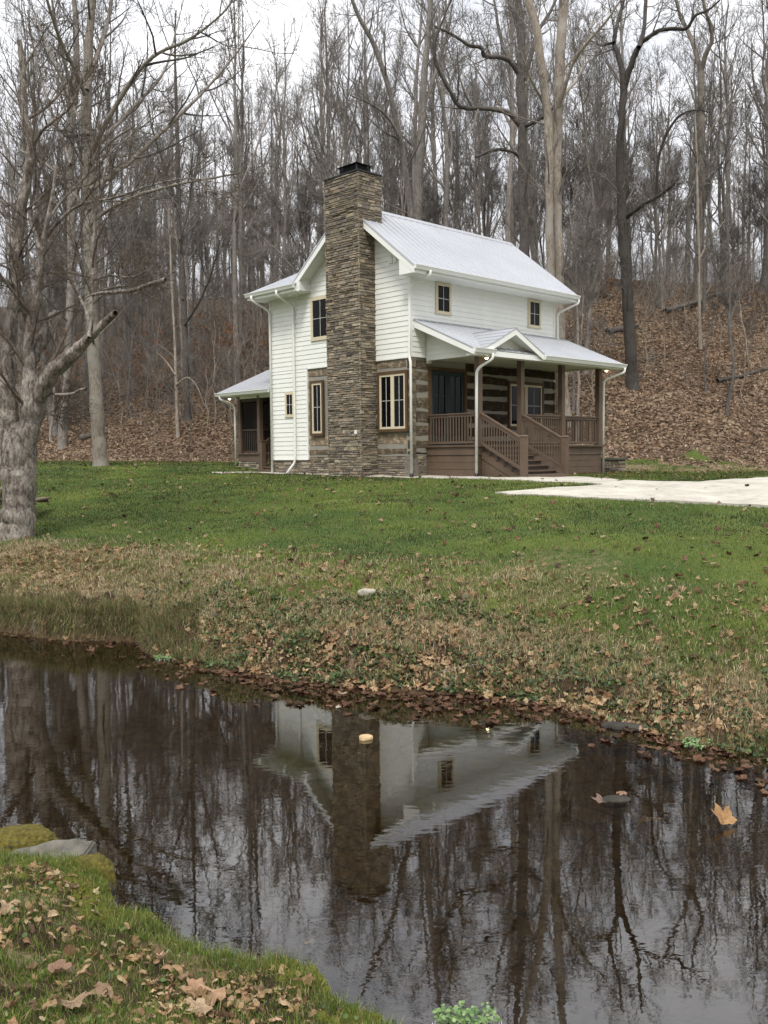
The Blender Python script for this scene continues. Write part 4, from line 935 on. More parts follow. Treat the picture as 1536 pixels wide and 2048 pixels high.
hero('bare_tree', [
 ([(1056, 850, 14), (1054, 700, 11), (1051, 560, 10), (1049, 480, 9.8), (1047, 400, 9.6), (1046, 310, 9.4), (1045, 240, 9.2), (1040, 170, 8.8), (1043, 90, 8), (1038, 20, 7), (1030, -90, 5), (1022, -200, 2.5)], (0., 0.)),
 ([(1040, 252, 5), (1020, 228, 4.8), (990, 219, 4.4), (955, 217, 4.2), (930, 216, 4), (914, 208, 3.8), (902, 185, 3.6), (888, 160, 3.2), (871, 122, 2.8), (872, 80, 2.2), (890, 30, 1.6), (905, -10, 1)], (0., -3.)),
 ([(1040, 150, 5.2), (1022, 124, 4.8), (1002, 114, 4.4), (970, 112, 4), (963, 96, 3.6), (938, 90, 3.2), (905, 70, 2.6), (868, 52, 1.8)], (0., -2.)),
 ([(1030, 130, 4), (1008, 100, 3.6), (996, 50, 3), (988, 0, 2.2), (975, -60, 1.5)], (0., 3.)),
 ([(1050, 252, 4), (1072, 242, 3.6), (1090, 232, 3), (1112, 210, 2.)], (0., -3.)),
 ([(1048, 160, 4.8), (1062, 110, 4.4), (1078, 60, 4), (1100, 24, 3.2), (1125, -30, 2)], (0., 3.)),
 ([(1040, 312, 3.6), (1020, 302, 3.2), (1000, 299, 3), (975, 304, 2.8), (952, 314, 2.4)], (0., -1.5)),
 ([(1038, 60, 4.6), (1026, 20, 4), (1012, -20, 3)], (0., 1.5)),
 ], d, 'dark twisting oak like tree with crooked limbs behind the roof ridge', M['bark_dark'], M['bark_twig'], 12, (11, .33), 6, 3, True, z, 1., .009)
d, z = hidden_depth(836, 49)
hero('bare_tree', [
 ([(836, 850, 13), (836, 640, 10.5), (835, 440, 9.5), (839, 330, 8.8), (845, 220, 7.6), (852, 110, 6), (860, 10, 5), (868, -100, 3)], (0., 0.)),
 ([(828, 560, 8), (822, 440, 6.6), (812, 340, 6), (798, 270, 5.6), (778, 180, 5), (748, 90, 4.4), (716, 30, 3.6), (690, -40, 2.4)], (0., -3.)),
 ([(830, 500, 5), (829, 380, 4.6), (830, 260, 4), (834, 150, 3.2), (842, 40, 2.2), (848, -40, 1.4)], (0., 2.)),
 ([(846, 215, 4), (870, 150, 3.4), (890, 80, 2.6), (905, 10, 1.6)], (0., 2.)),
 ([(800, 280, 3.2), (780, 240, 2.8), (745, 210, 2.2), (700, 190, 1.4)], (-1.5, -3.)),
 ], d, 'brownish tree dividing into three steep stems behind the roof near the chimney', M['bark_forest'], M['bark_twig'], 13, (11, .33), 6, 3, True, z, 1., .009)
d, z = ground_depth(1398, 600)
hero('bare_tree', [
 ([(1398, 602, 11), (1398, 540, 8.6), (1400, 460, 8.2), (1402, 380, 7.8), (1402, 300, 7.4), (1402, 220, 6.8), (1402, 140, 6.4)], (0., 0.)),
 ([(1402, 150, 5.4), (1392, 105, 4.8), (1376, 62, 4), (1360, 30, 3.2), (1348, -20, 2.4)], (0., 3.)),
 ([(1402, 145, 5), (1412, 110, 4.4), (1424, 80, 3.8), (1420, 50, 3.2), (1408, 10, 2.6), (1404, -60, 1.8)], (0., -2.)),
 ([(1403, 290, 3), (1420, 262, 2.6), (1450, 220, 2), (1480, 180, 1.2)], (0., 2.)),
 ], d, 'pale forked tree with a smooth trunk high on the right slope', M['bark_pale'], M['bark_twig'], 14, (11, .33), 6, 3, True, z, 1., .011)
d, z = ground_depth(1400, 697)
hero('bare_tree', [([(1401, 699, 3.6), (1399, 640, 2.8), (1398, 560, 2.6), (1398, 520, 2.5), (1396, 440, 2.4), (1394, 340, 2.), (1390, 220, 1.4)], 0.), ([(1397, 520, 1.6), (1420, 480, 1.4), (1450, 440, 1.)], 1.)], d, 'slim pale straight tree mid slope on the right, a bit below the fallen logs', M['bark_pale'], M['bark_twig'], 15, (8, .24), 4, 2, False, z, .6, .008)

# forest prototypes: three heights
PROTO = {'tall': [], 'mid': [], 'pole': [], 'sapling': []}
for k in range(7): PROTO['tall'].append(forest_proto(100+k, rng.uniform(20.5, 27), rng.uniform(.17, .27), 22, rng.uniform(.30, .46), rng.uniform(.20, .28), (rng.uniform(30, 48), 11), 6, 3, 2, .12))
for k in range(5): PROTO['mid'].append(forest_proto(200+k, rng.uniform(15, 20), rng.uniform(.09, .14), 24, rng.uniform(.28, .42), rng.uniform(.16, .22), (rng.uniform(32, 50), 11), 5, 3, 2, .10, .3))
for k in range(4): PROTO['pole'].append(forest_proto(300+k, rng.uniform(10, 14), rng.uniform(.055, .085), 20, rng.uniform(.3, .4), .20, (50, 10), 6, 4, 2, .05, .22))
for k in range(4): PROTO['sapling'].append(forest_proto(400+k, rng.uniform(4.5, 7), rng.uniform(.026, .038), 12, .35, .20, (48, 10), 4, 3, 0, .05, .22, .005))
KIND = {'tall': ('bare_tree', 'tall bare grey forest tree among many like it on the leafy hillside', 'tall bare trees of the hillside wood'),
        'mid': ('bare_tree', 'slender bare grey tree among many like it on the leafy hillside', 'slender bare trees of the hillside wood'),
        'pole': ('young_tree', 'thin young bare tree among many like it on the leafy hillside', 'thin young trees of the hillside wood'),
        'sapling': ('sapling', 'wispy pale bare sapling among others on the leafy slope', 'pale saplings on the leaf slope')}
SRC = {}
def place(kind, k, x, y, s, rz, tilt=(0, 0)):
    key = (kind, k); nm, lab, grp = KIND[kind]; loc = (x, y, float(T(x, y))-.05)
    if key not in SRC:
        bk = M['bark_pale'] if kind == 'sapling' else M['bark_forest']
        SRC[key] = add_tree(nm, *PROTO[kind][k], loc, bk, M['bark_twig'], lab, 'tree' if kind != 'sapling' else 'sapling', grp); o = SRC[key]
    else:
        o = copy_tree(SRC[key]); o.location = loc
    o.rotation_euler = (tilt[0], tilt[1], rz); o.scale = (s, s, s*rng.uniform(.95, 1.06)); return o
def free(x, y, dmin):
    return all((x-a)**2+(y-b)**2 > dmin*dmin for a, b in TAKEN)
def fill(kind, count, u0, u1, dmin, pw=1., xr=None):
    n = 0; tries = 0
    while n < count and tries < 60000:
        tries += 1; u = u0+(u1-u0)*rng.random()**pw; y0 = rng.uniform(40, 100); 
        h = .455*(y0)+2; x = rng.uniform(-h, h); y = float(hill_base(x))+u
        if abs(x) > .455*y+2.5 or not free(x, y, dmin): continue
        if xr and not (xr[0] < x/y < xr[1]): continue
        px = 768+x/y*F_PX
        if kind in ('tall',) and u < 9 and 1150 < px < 1500: continue
        if kind in ('tall', 'mid') and u < 5 and px > 1180: continue
        if kind in ('tall', 'mid') and u < 16 and 1180 < px < 1420 and rng.random() < .6: continue
        if px > 1180 and u < 22 and kind != 'tall' and rng.random() < .6: continue
        TAKEN.append((x, y)); n += 1
        place(kind, int(rng.integers(len(PROTO[kind]))), x, y, rng.uniform(.85, 1.15), rng.random()*6.28, tuple(rng.normal(0, .032, 2)))
for px, py in ((1290, 742), (1307, 737), (1325, 744), (1368, 668), (1387, 684), (1440, 690), (1505, 735), (1162, 700), (1458, 660), (430, 850), (470, 806), (243, 885), (290, 872), (415, 855), (1345, 655), (500, 800)):
    P = hit_ground(px, py); TAKEN.append((P[0], P[1])); place('sapling', int(rng.integers(4)), P[0], P[1], rng.uniform(.9, 1.3), rng.random()*6.28, tuple(rng.normal(0, .05, 2)))
fill('tall', 52, 3., 60, 3.0, .85); fill('mid', 66, 4., 60, 1.9, .9); fill('pole', 96, 3., 50, 1.2, .9); fill('sapling', 26, 1.5, 24, 1.2)

fill('tall', 5, 14., 40, 3., 1., (.30, .42)); fill('mid', 6, 8., 40, 2.5, 1., (.30, .42)); fill('mid', 4, 10., 40, 2.5, 1., (-.2, 0.))
# far wood beyond the crest: one mass nobody could count
def far_wood():
    r = np.random.default_rng(77); pro = []
    for k in range(4):
        H = r.uniform(19, 25); P, R = trunk_line(r, H, r.uniform(.17, .27), .22, 8)
        P1, R1 = grow(r, P, R, 20, .35, .98, .22, (38, 9), 5, .1, .1, .02, .2, .6, .72); P2, R2 = grow(r, P1, R1, 8, .2, 1., .45, (38, 10), 3, .1, .1, .014, .4, .5, .4); P3, R3 = grow(r, P2, R2, 2, .2, 1., .7, (32, 10), 2, .1, .1, .012, .6, .4, .3)
        pro.append(join([tubes(P, R, 6), tubes(P1, np.maximum(R1, .014), 3), tubes(P2, np.maximum(R2, .012), 3), tubes(P3, np.maximum(R3, .011), 3)]))
    parts = []
    for _ in range(90):
        u = r.uniform(46, 82); x = r.uniform(-52, 52); y = float(hill_base(x))+u
        V, F = pro[r.integers(4)]; a = r.random()*6.28; c, s = math.cos(a), math.sin(a); k = r.uniform(.85, 1.15)
        parts.append((np.stack([(V[:, 0]*c-V[:, 1]*s)*k+x, (V[:, 0]*s+V[:, 1]*c)*k+y, V[:, 2]*k+float(T(x, y))], 1), F))
    V, F = join(parts); tag(mesh_np('far_woods', V, F, None, True, M['bark_twig']), 'dense grey mass of bare woods beyond the crest of the hill', 'woods', None, 'stuff')
far_wood()

def underbrush():
    r = np.random.default_rng(91); n = 6500; X = []; Y = []
    while len(X) < n:
        x = r.uniform(-40, 36); u = r.uniform(1.5, 56); y = float(hill_base(x))+u
        w = (.9 if x < 2 else .06)*sm(u, 3, 12)+sm(u, 22, 32)
        if abs(x) > .44*y+3 or r.random() > w: continue
        X.append(x); Y.append(y)
    x = np.array(X); y = np.array(Y); K = 6; h = r.uniform(.9, 3.8, n)*(.6+.7*fbm(x*.3, y*.3, 77)); P = np.empty((n, K, 3)); P[:, 0] = np.stack([x, y, T(x, y)-.05], 1); d = nrm(np.array([[0, 0, 1.]])+r.normal(0, .28, (n, 3)))
    for k in range(1, K): d = nrm(d+r.normal(0, .14, (n, 3))+[0, 0, .05]); P[:, k] = P[:, k-1]+d*(h/(K-1))[:, None]
    R = (.005+.004*h)[:, None]*np.linspace(1, .3, K)[None]; P1, R1 = grow(r, P, R, 5, .25, 1., .5, (42, 12), 4, .05, .14, .012, .4, .4, .5); P2, R2 = grow(r, P1, R1, 2, .3, 1., .6, (40, 12), 3, .03, .1, .01, .5, .3, .4)
    V, F = join([tubes(P, np.maximum(R, .006), 4), tubes(P1, np.maximum(R1, .0055), 3), tubes(P2, np.maximum(R2, .005), 3)])
    tag(mesh_np('underbrush', V, F, None, True, M['bark_twig']), 'tangle of thin bare twigs and brush under the hillside trees', 'brush', None, 'stuff')
underbrush()

# ------------------------------------------------------------------ ground cover
def gnormal(x, y, e=.04):
    gx = (T(x+e, y)-T(x-e, y))/(2*e); gy = (T(x, y+e)-T(x, y-e))/(2*e)
    return nrm(np.stack([-gx, -gy, np.ones_like(gx)], -1))
def in_house(x, y):
    c, s = math.cos(HROT), math.sin(HROT); dx, dy = x-HX0, y-HY0; u = c*dx+s*dy; v = -s*dx+c*dy
    return ((u > -.05) & (u < 7.6) & (v > -.05) & (v < 7.1)) | ((u > -.8) & (u < .1) & (v > 1.4) & (v < 3.2)) | ((u > .6) & (u < 7.5) & (v > -2.05) & (v < 0)) | ((u > .9) & (u < 2.9) & (v > -3.85) & (v < -1.9)) | ((u > .2) & (u < 5) & (v > 7) & (v < 9.9))
def sample(n, x0, x1, y0, y1, fn, seed, by_view=False, margin=1.6):
    """rejection sampling on a weight function; by_view keeps to the wedge the place is seen from, with a margin"""
    r = np.random.default_rng(seed); X = []; Y = []; m = 0; it = 0
    while m < n and it < 80:
        it += 1; k = n*2
        y = r.uniform(y0, y1, k); x = r.uniform(x0, x1, k)
        keep = r.random(k) < fn(x, y)
        if by_view: keep &= np.abs(x) < .43*y+margin
        x, y = x[keep], y[keep]; X.append(x); Y.append(y); m += len(x)
    return np.concatenate(X)[:n], np.concatenate(Y)[:n]
def blades(name, x, y, h, w, cols, mat, seed, lean=.5, label=None, cat='grass', segs=1, mask=True, zoff=-.005, hang=None):
    r = np.random.default_rng(seed)
    if mask:
        jx, jy = r.normal(0, .05, (2, len(x))); k = ~(on_concrete(x+jx, y+jy) | in_house(x, y)); x, y = x[k], y[k]; h = h[k]; w = w[k]; cols = cols[k]
    n = len(x); z = T(x, y)+zoff; a = r.random(n)*6.28; u = np.stack([np.cos(a), np.sin(a), np.zeros(n)], 1)*w[:, None]/2
    b = r.random(n)*6.28; ln = r.uniform(.1, 1., n)*lean; tip = np.stack([np.cos(b)*ln*h, np.sin(b)*ln*h, h*np.sqrt(np.maximum(.08, 1-ln*ln))], 1)
    if hang is not None: hk = r.random(n)[:, None] < .8; tip = np.where(hk, np.stack([r.normal(0, .25, n), -r.uniform(.25, .75, n), -r.uniform(.1, .75, n)], 1)*h[:, None], tip)
    P = np.stack([x, y, z], 1)
    if segs == 1:
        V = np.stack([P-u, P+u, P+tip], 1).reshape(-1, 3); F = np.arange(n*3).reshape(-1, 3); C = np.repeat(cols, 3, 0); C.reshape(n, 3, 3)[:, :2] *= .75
        o = mesh_np(name, V, F, C, False, mat)
    else:
        mid = tip*np.array([.35, .35, .62]); V = np.stack([P-u, P+u, P+mid+u*.8, P+mid-u*.8, P+tip], 1).reshape(-1, 3); i = np.arange(n)[:, None]*5
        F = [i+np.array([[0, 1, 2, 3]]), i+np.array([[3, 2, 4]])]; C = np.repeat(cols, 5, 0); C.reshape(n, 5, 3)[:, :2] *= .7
        o = mesh_np(name, V, F, C, False, mat)
    return tag(o, label, cat, None, 'stuff')
def pal(r, n, cols, p=None, var=.2):
    c = np.array(cols)[r.choice(len(cols), n, p=p)]; return c*r.uniform(1-var, 1+var, (n, 1))*r.uniform(.94, 1.06, (n, 3))

# leaf shapes
def leaf_shape(kind, seed, curl=1.):
    r = np.random.default_rng(seed)
    if kind == 'lobed':
        half = [(0, 1.), (10, .84), (20, .72), (29, .58), (38, .74), (47, .90), (58, .74), (70, .66), (82, .52), (98, .60), (114, .64), (135, .46), (160, .26)]
    else:
        half = [(0, 1.), (14, .80), (35, .58), (65, .42), (100, .38), (135, .50), (160, .68)]
    pts = [(a, q) for a, q in half]+[(360-a, q) for a, q in half[1:]][::-1]; 
    ring = np.array([(math.sin(math.radians(a))*q*r.uniform(.9, 1.1), math.cos(math.radians(a))*q*r.uniform(.9, 1.1)) for a, q in pts])
    inner = ring*.45; n = len(ring)
    P = np.concatenate([[[0, -.05]], inner, ring]); x, y = P[:, 0], P[:, 1]
    f1, f2, f3 = r.uniform(-.3, .85), r.uniform(-.35, .6), r.normal(0, .13, len(P))
    f1, f2 = f1*curl, f2*curl; z = f1*np.abs(x)**1.4+f2*y*y*np.sign(r.normal())+f3*np.hypot(x, y)
    V = np.stack([x, y, z], 1); F = []
    for i in range(n):
        j = (i+1) % n; F += [(0, 1+j, 1+i), (1+i, 1+j, 1+n+j), (1+i, 1+n+j, 1+n+i)]
    F = np.array(F)
    # stalk
    b = len(V); V = np.concatenate([V, [[-.012, -.2, .02], [.012, -.2, .02], [.03, -.62, .06]]]); F = np.concatenate([F, [[b, b+1, b+2]]])
    return V, F
LOBED = [leaf_shape('lobed', k) for k in range(8)]; OVAL = [leaf_shape('oval', 50+k) for k in range(5)]
CURLED = [leaf_shape('lobed', k, 1.7) for k in range(20, 27)]+OVAL+OVAL
LEAFC = [(.32, .21, .115), (.42, .305, .18), (.22, .132, .07), (.11, .068, .038), (.34, .225, .125), (.43, .33, .20)]
def leaf_mesh(x, y, size, seed, shapes, tilt=.35, lift=.012, cols=None, z=None):
    r = np.random.default_rng(seed); n = len(x); nn = gnormal(x, y) if z is None else np.tile([[0, 0, 1.]], (n, 1)); nn = nrm(nn+r.normal(0, tilt, (n, 3))); zz = T(x, y) if z is None else z
    a = r.random(n)*6.28; t = np.stack([np.cos(a), np.sin(a), np.zeros(n)], 1); u = nrm(t-nn*(t*nn).sum(1, keepdims=True)); v = np.cross(nn, u)
    if cols is None: cols = pal(r, n, LEAFC, [.24, .18, .20, .14, .16, .08])
    kind = r.integers(len(shapes), size=n); VV = []; FF = []; CC = []; m = 0
    for k, (V, F) in enumerate(shapes):
        s = np.where(kind == k)[0]
        if not len(s): continue
        Q = (V[None, :, 0:1]*u[s][:, None]+V[None, :, 1:2]*v[s][:, None]+V[None, :, 2:3]*nn[s][:, None])*size[s][:, None, None]/1.5
        Q += np.stack([x[s], y[s], zz[s]+lift], 1)[:, None]
        mn = Q[..., 2].min(1)-(zz[s]); Q[..., 2] += np.maximum(0, .15*(-mn))[:, None]
        rad = np.hypot(V[:, 0], V[:, 1]); sh = 1+.10*np.sin(rad*5)
        VV.append(Q.reshape(-1, 3)); FF.append((F[None]+(np.arange(len(s))*len(V))[:, None, None]+m).reshape(-1, 3)); CC.append((cols[s][:, None]*sh[None, :, None]).reshape(-1, 3)); m += len(s)*len(V)
    return np.concatenate(VV), np.concatenate(FF), np.concatenate(CC)
def cat_mesh(L_):
    V = []; F = []; C = []; m = 0
    for v, f, c in L_: V.append(v); F.append(f+m); C.append(c); m += len(v)
    return np.concatenate(V), np.concatenate(F), np.concatenate(C)

G_L = [(.052, .102, .022), (.084, .138, .034), (.033, .070, .015), (.155, .170, .052)]
G_S = [(.44, .355, .22), (.32, .25, .15), (.56, .47, .31), (.17, .13, .075)]
r = np.random.default_rng(21)
# mown lawn
wl = lambda x, y: weights(x, y)[1]*np.clip(13/np.maximum(y, 1), .25, 1.)
x, y = sample(330000, -26, 22, 9.5, 45, wl, 1, True, 3.); n = len(x)
pt_n = sm(fbm(x*.33, y*.55, 91), .42, .6); c = pal(r, n, G_L, [.36, .34, .22, .08], .25)
c = c*(.68+1.05*pt_n[:, None]*np.array([[1.3, .95, .55]])); yel = (r.random(n) < .10+.22*weights(x, y)[0]); c[yel] = pal(r, yel.sum(), G_S)*.8
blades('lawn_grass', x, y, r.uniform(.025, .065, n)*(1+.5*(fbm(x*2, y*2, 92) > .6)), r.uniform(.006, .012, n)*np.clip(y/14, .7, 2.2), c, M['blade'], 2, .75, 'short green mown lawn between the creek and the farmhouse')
# far bank dry grass and tufts
sfx = lambda x, y: (y-ye(x))*.85
wb = lambda x, y: np.where(sfx(x, y) > .12, (.25+weights(x, y)[0])*(1-sm(sfx(x, y), 2.0, 4.4))*(.35+fbm(x*1.6, y*1.6, 93)), 0)
x, y = sample(130000, -12, 9, 6, 19, wb, 3, True, 1.5); n = len(x)
gr = sm(fbm(x*1.1, y*1.1, 94)+(r.random(n)-.5)*.35+.16*sm(x, 0, 4), .45, .62); c = np.where((r.random(n) < .12+.65*gr)[:, None], pal(r, n, [(.12, .15, .04), (.085, .12, .03), (.18, .19, .06)]), pal(r, n, G_S, [.3, .3, .2, .2]))
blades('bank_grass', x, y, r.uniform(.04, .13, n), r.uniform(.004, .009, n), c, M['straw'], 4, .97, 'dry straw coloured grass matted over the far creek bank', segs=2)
wt_ = lambda x, y: np.where((sfx(x, y) > .03) & (sfx(x, y) < .55+.6*sm(fbm(x*.9, y*.9, 66), .5, .7)), (sm(-x, 2.2, 3.4)*1.3+.2)*sm(fbm(x*2.4, y*2.4, 95)+.2*sm(-x, 2.6, 3.6), .42, .58), 0)
x, y = sample(15000, -9, 6, 7, 16, wt_, 5, True, 1.); n = len(x)
blades('bank_tufts', x, y, r.uniform(.10, .24, n), r.uniform(.004, .008, n), pal(r, n, [(.095, .125, .035), (.07, .09, .027), (.26, .21, .11), (.18, .14, .075)]), M['blade'], 6, .9, 'long green grass tufts hanging over the water edge of the far bank', segs=2)
wh_ = lambda x, y: np.where((sfx(x, y) > .04) & (sfx(x, y) < .26), sm(-x, 1.8, 3.0), 0)
x, y = sample(9000, -10, -1, 9, 17, wh_, 35, True, 1.); n = len(x)
blades('hanging_grass', x, y, r.uniform(.10, .30, n), r.uniform(.004, .009, n), pal(r, n, [(.10, .12, .035), (.06, .08, .022), (.24, .19, .10), (.12, .09, .05)]), M['straw'], 36, .9, 'dry grass hanging from the cut left edge of the far bank', segs=2, hang=1, zoff=.02)
# near bank
snx = lambda x, y: (yn(x)-y)*.8
wn = lambda x, y: np.where(snx(x, y) > .02, .35+weights(x, y)[1]+.6*(1-sm(snx(x, y), .05, .35)), 0)
x, y = sample(120000, -4, 1.6, 1.3, 5.6, wn, 7, True, .6); n = len(x); ed = 1-sm(snx(x, y), .05, .5)
c = pal(r, n, [(.13, .19, .036), (.09, .14, .028), (.21, .245, .05), (.38, .31, .17)], [.36, .32, .2, .12])
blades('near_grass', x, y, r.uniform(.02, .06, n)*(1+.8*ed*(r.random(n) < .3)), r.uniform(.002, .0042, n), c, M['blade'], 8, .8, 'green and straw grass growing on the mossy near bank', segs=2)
# moss cushions on the near bank
def moss_mat():
    t = NT('moss'); v = t.coord(); n1 = t.noise(v, 60, 4, .7); n2 = t.noise(v, 5, 4, .6)
    c = t.mix(t.ramp(n2, [(.3, 0.), (.7, 1.)]), (.06, .066, .015), (.18, .172, .032)); c = t.mix(1., c, t.ramp(n1, [(.3, .45), (.7, 1.25)]), 'MULTIPLY'); t.bump(n1, 1., .02); return t.done(c, .95, .1)
M['moss'] = moss_mat()
def moss():
    wm = lambda x, y: np.where(snx(x, y) > .02, sm(fbm(x*2.1, y*2.1, 96), .50, .60)*(1-.8*sm(snx(x, y), .3, 1.2)), 0)
    x, y = sample(2600, -3.6, 1.2, 1.6, 5.6, wm, 9, True, .5); n = len(x); r = np.random.default_rng(9); s = r.uniform(.012, .045, n); K = 7
    rings = [(1., -.25), (.86, .22), (.45, .50)]; a = np.arange(K)*2*PI/K; B = np.concatenate([np.stack([np.cos(a)*q, np.sin(a)*q, np.full(K, h)], 1) for q, h in rings]+[np.array([[0, 0, .56]])])
    V = B[None]*s[:, None, None]*r.uniform(.8, 1.2, (n, len(B), 1)); V[..., 2] *= .55; V += np.stack([x, y, T(x, y)], 1)[:, None]
    q = np.array([[i+k*K, (i+1) % K+k*K, (i+1) % K+(k+1)*K, i+(k+1)*K] for k in range(2) for i in range(K)]); t3 = np.array([[2*K+i, 2*K+(i+1) % K, 3*K] for i in range(K)]); o = (np.arange(n)*len(B))[:, None, None]
    tag(mesh_np('moss', V, [(q[None]+o).reshape(-1, 4), (t3[None]+o).reshape(-1, 3)], None, True, M['moss']), 'yellow green moss cushions along the lip of the near bank', 'moss', None, 'stuff')
moss()
# leaf litter, nearest first
def litter(name, parts, label):
    V, F, C = cat_mesh(parts); return tag(mesh_np(name, V, F, C, False, M['leaf']), label, 'leaves', None, 'stuff')
wnl = lambda x, y: np.where(snx(x, y) > .12, .26+1.4*sm(fbm(x*2.6, y*2.6, 67), .45, .6), 0)*sm(snx(x, y), .1, .8)
x, y = sample(2300, -4, 1.6, 1.2, 5.2, wnl, 10, True, .6); x2, y2 = sample(2600, -4, 1.6, 1.2, 5.4, wnl, 12, True, .6)
litter('near_leaves', [leaf_mesh(x, y, r.uniform(.028, .068, len(x)), 11, CURLED, .42, .022), leaf_mesh(x2, y2, r.uniform(.016, .048, len(x2)), 13, OVAL, .55, .014)], 'curled tan dead leaves scattered on the near bank')
wfl = lambda x, y: np.where(sfx(x, y) > .0, .10*(1-sm(sfx(x, y), 2, 5))+1.2*(1-sm(sfx(x, y), .2, 1.6))*(sm(x, -3.8, -2.4))*sm(fbm(x*1.3, y*1.3, 97), .30, .6)+.8*sm(-x, 4.2, 6.)*(1-sm(sfx(x, y), 2.5, 4.5))*sm(sfx(x, y), .9, 1.4), 0)
x, y = sample(4200, -10, 8, 5, 18, wfl, 14, True, 1.); x2, y2 = sample(6500, -10, 8, 5, 18, wfl, 15, True, 1.)
litter('bank_leaves', [leaf_mesh(x, y, r.uniform(.045, .115, len(x)), 16, LOBED, .42, .03), leaf_mesh(x2, y2, r.uniform(.03, .07, len(x2)), 17, OVAL, .5, .02)], 'brown sycamore leaves drifted over the far creek bank')
wsl = lambda x, y: np.where((sfx(x, y) < .02) & (sfx(x, y) > -1.15), (1-sm(-sfx(x, y), .1, 1.1))*(.25+sm(x, -3.5, -1.)), 0)
x, y = sample(1500, -7, 6, 5, 15, wsl, 18, True, .5); zz = np.where(r.random(len(x)) < .18, .004, np.maximum(T(x, y)+.01, -.05))
litter('sunken_leaves', [leaf_mesh(x, y, r.uniform(.06, .14, len(x)), 19, LOBED, .10, .0, pal(r, len(x), [(.10, .052, .03), (.065, .035, .02), (.15, .085, .05)]), zz)], 'wet dark leaves lying in the shallows by the far bank')
wl2 = lambda x, y: weights(x, y)[1]*.5+.6*(weights(x, y)[1] > .1)*sm(fbm(x*.4, y*.4, 98), .5, .7)
x, y = sample(2000, -24, 20, 11, 44, wl2, 20, True, 2.); k = ~in_house(x, y) & (r.random(len(x)) < np.where(on_concrete(x, y), .05, 1)); x, y = x[k], y[k]
litter('lawn_leaves', [leaf_mesh(x, y, r.uniform(.05, .13, len(x)), 22, LOBED, .35, .045, pal(r, len(x), [(.12, .06, .035), (.20, .12, .07), (.06, .035, .022), (.33, .24, .15)]))], 'single brown leaves dotted over the lawn')
wh = lambda x, y: np.where(y > hill_base(x)-1.5, 1, 0)*weights(x, y)[2]*np.clip(1.4-(y-38)/38, .12, 1)
x, y = sample(62000, -36, 32, 34, 78, wh, 23, True, 3.)
litter('hill_leaves', [leaf_mesh(x, y, r.uniform(.08, .18, len(x)), 24, OVAL, .55, .03, pal(r, len(x), [(.23, .16, .105), (.34, .25, .165), (.14, .095, .063), (.06, .045, .032), (.43, .34, .245)], [.28, .22, .22, .16, .12]))], 'thick brown leaf litter covering the hillside')
# ivy and low green leaves
def disc_leaves(name, x, y, size, cols, seed, label, cat, lift=(.01, .06), tilt=.5, mat=None, z=None):
    r = np.random.default_rng(seed); n = len(x); K = 7; a = np.arange(K)*2*PI/K; q = np.array([1., .95, .8, .9, .9, .8, .95])
    B = np.concatenate([[[0, 0, -.12]], np.stack([np.cos(a)*q, np.sin(a)*q, np.zeros(K)], 1)]); nn = nrm(np.array([[0, -.25, 1.]])+r.normal(0, tilt, (n, 3))); t = nrm(r.normal(0, 1, (n, 3))); u = nrm(np.cross(nn, t)); v = np.cross(nn, u)
    V = (B[None, :, 0:1]*u[:, None]+B[None, :, 1:2]*v[:, None]+B[None, :, 2:3]*nn[:, None])*size[:, None, None]+np.stack([x, y, (T(x, y) if z is None else z)+r.uniform(*lift, n)], 1)[:, None]
    F = np.array([[0, 1+i, 1+(i+1) % K] for i in range(K)]); F = (F[None]+(np.arange(n)*len(B))[:, None, None]).reshape(-1, 3)
    return mesh_np(name, V, F, np.repeat(cols, len(B), 0), False, mat or M['green_leaf'])
wi = lambda x, y: np.where((sfx(x, y) > .02) & (sfx(x, y) < 1.7), (sm(x, -4.2, -3.)*(1-.55*sm(x, .5, 2))+.15)*sm(fbm(x*2., y*2., 99), .38, .58), 0)
x, y = sample(9000, -7, 6, 6, 15, wi, 25, True, .6); n = len(x)
tag(disc_leaves('ground_ivy', x, y, r.uniform(.012, .03, n), pal(r, n, [(.035, .065, .015), (.06, .10, .025), (.09, .13, .035), (.025, .045, .012)]), 26, '', ''), 'small round leaved green ground ivy on the far bank face', 'ivy', None, 'stuff')
x, y = sample(260, -3.5, 1.2, 1.5, 5.2, lambda x, y: np.where(snx(x, y) > .1, .4+weights(x, y)[1], 0), 27, True, .4); n = len(x)
tag(disc_leaves('low_weeds', x, y, r.uniform(.006, .016, n), pal(r, n, [(.07, .12, .03), (.12, .17, .045), (.05, .085, .03)]), 28, '', '', (.015, .05), .35), 'small round green weed leaves between the dead leaves of the near bank', 'weeds', None, 'stuff')
# watercress patches
def cress(px, py, w, d, n, seed, label, hgt=.05):
    r = np.random.default_rng(seed); p = at_z(px, py, 0.0); e = empty('watercress', (p[0], p[1], 0), 0, label, 'water plant')
    a = r.random(n)*6.28; q = np.sqrt(r.random(n)); x = np.cos(a)*q*w+p[0]; y = np.sin(a)*q*d+p[1]
    o = disc_leaves('foliage', x-p[0], y-p[1], r.uniform(.007, .015, n), pal(r, n, [(.15, .25, .085), (.21, .32, .125), (.09, .16, .05)]), seed, '', '', (.006, hgt), .3, None, np.zeros(n)); o.parent = e
    s = MB()
    for k in range(0, n, 6): s.tube([(x[k]-p[0], y[k]-p[1], -.06), (x[k]-p[0]+r.normal(0, .01), y[k]-p[1], .02)], .002, 4)
    s.build('stem', M['green_leaf'], e)
cress(332, 1318, .17, .12, 300, 1, 'pale green cress patch on dark water below the left far bank'); cress(1395, 1490, .14, .13, 300, 2, 'pale green cress patch against the leafy edge of the right far bank'); cress(1445, 1500, .04, .03, 40, 4, 'tiny cress sprig floating just right of a larger cress patch')
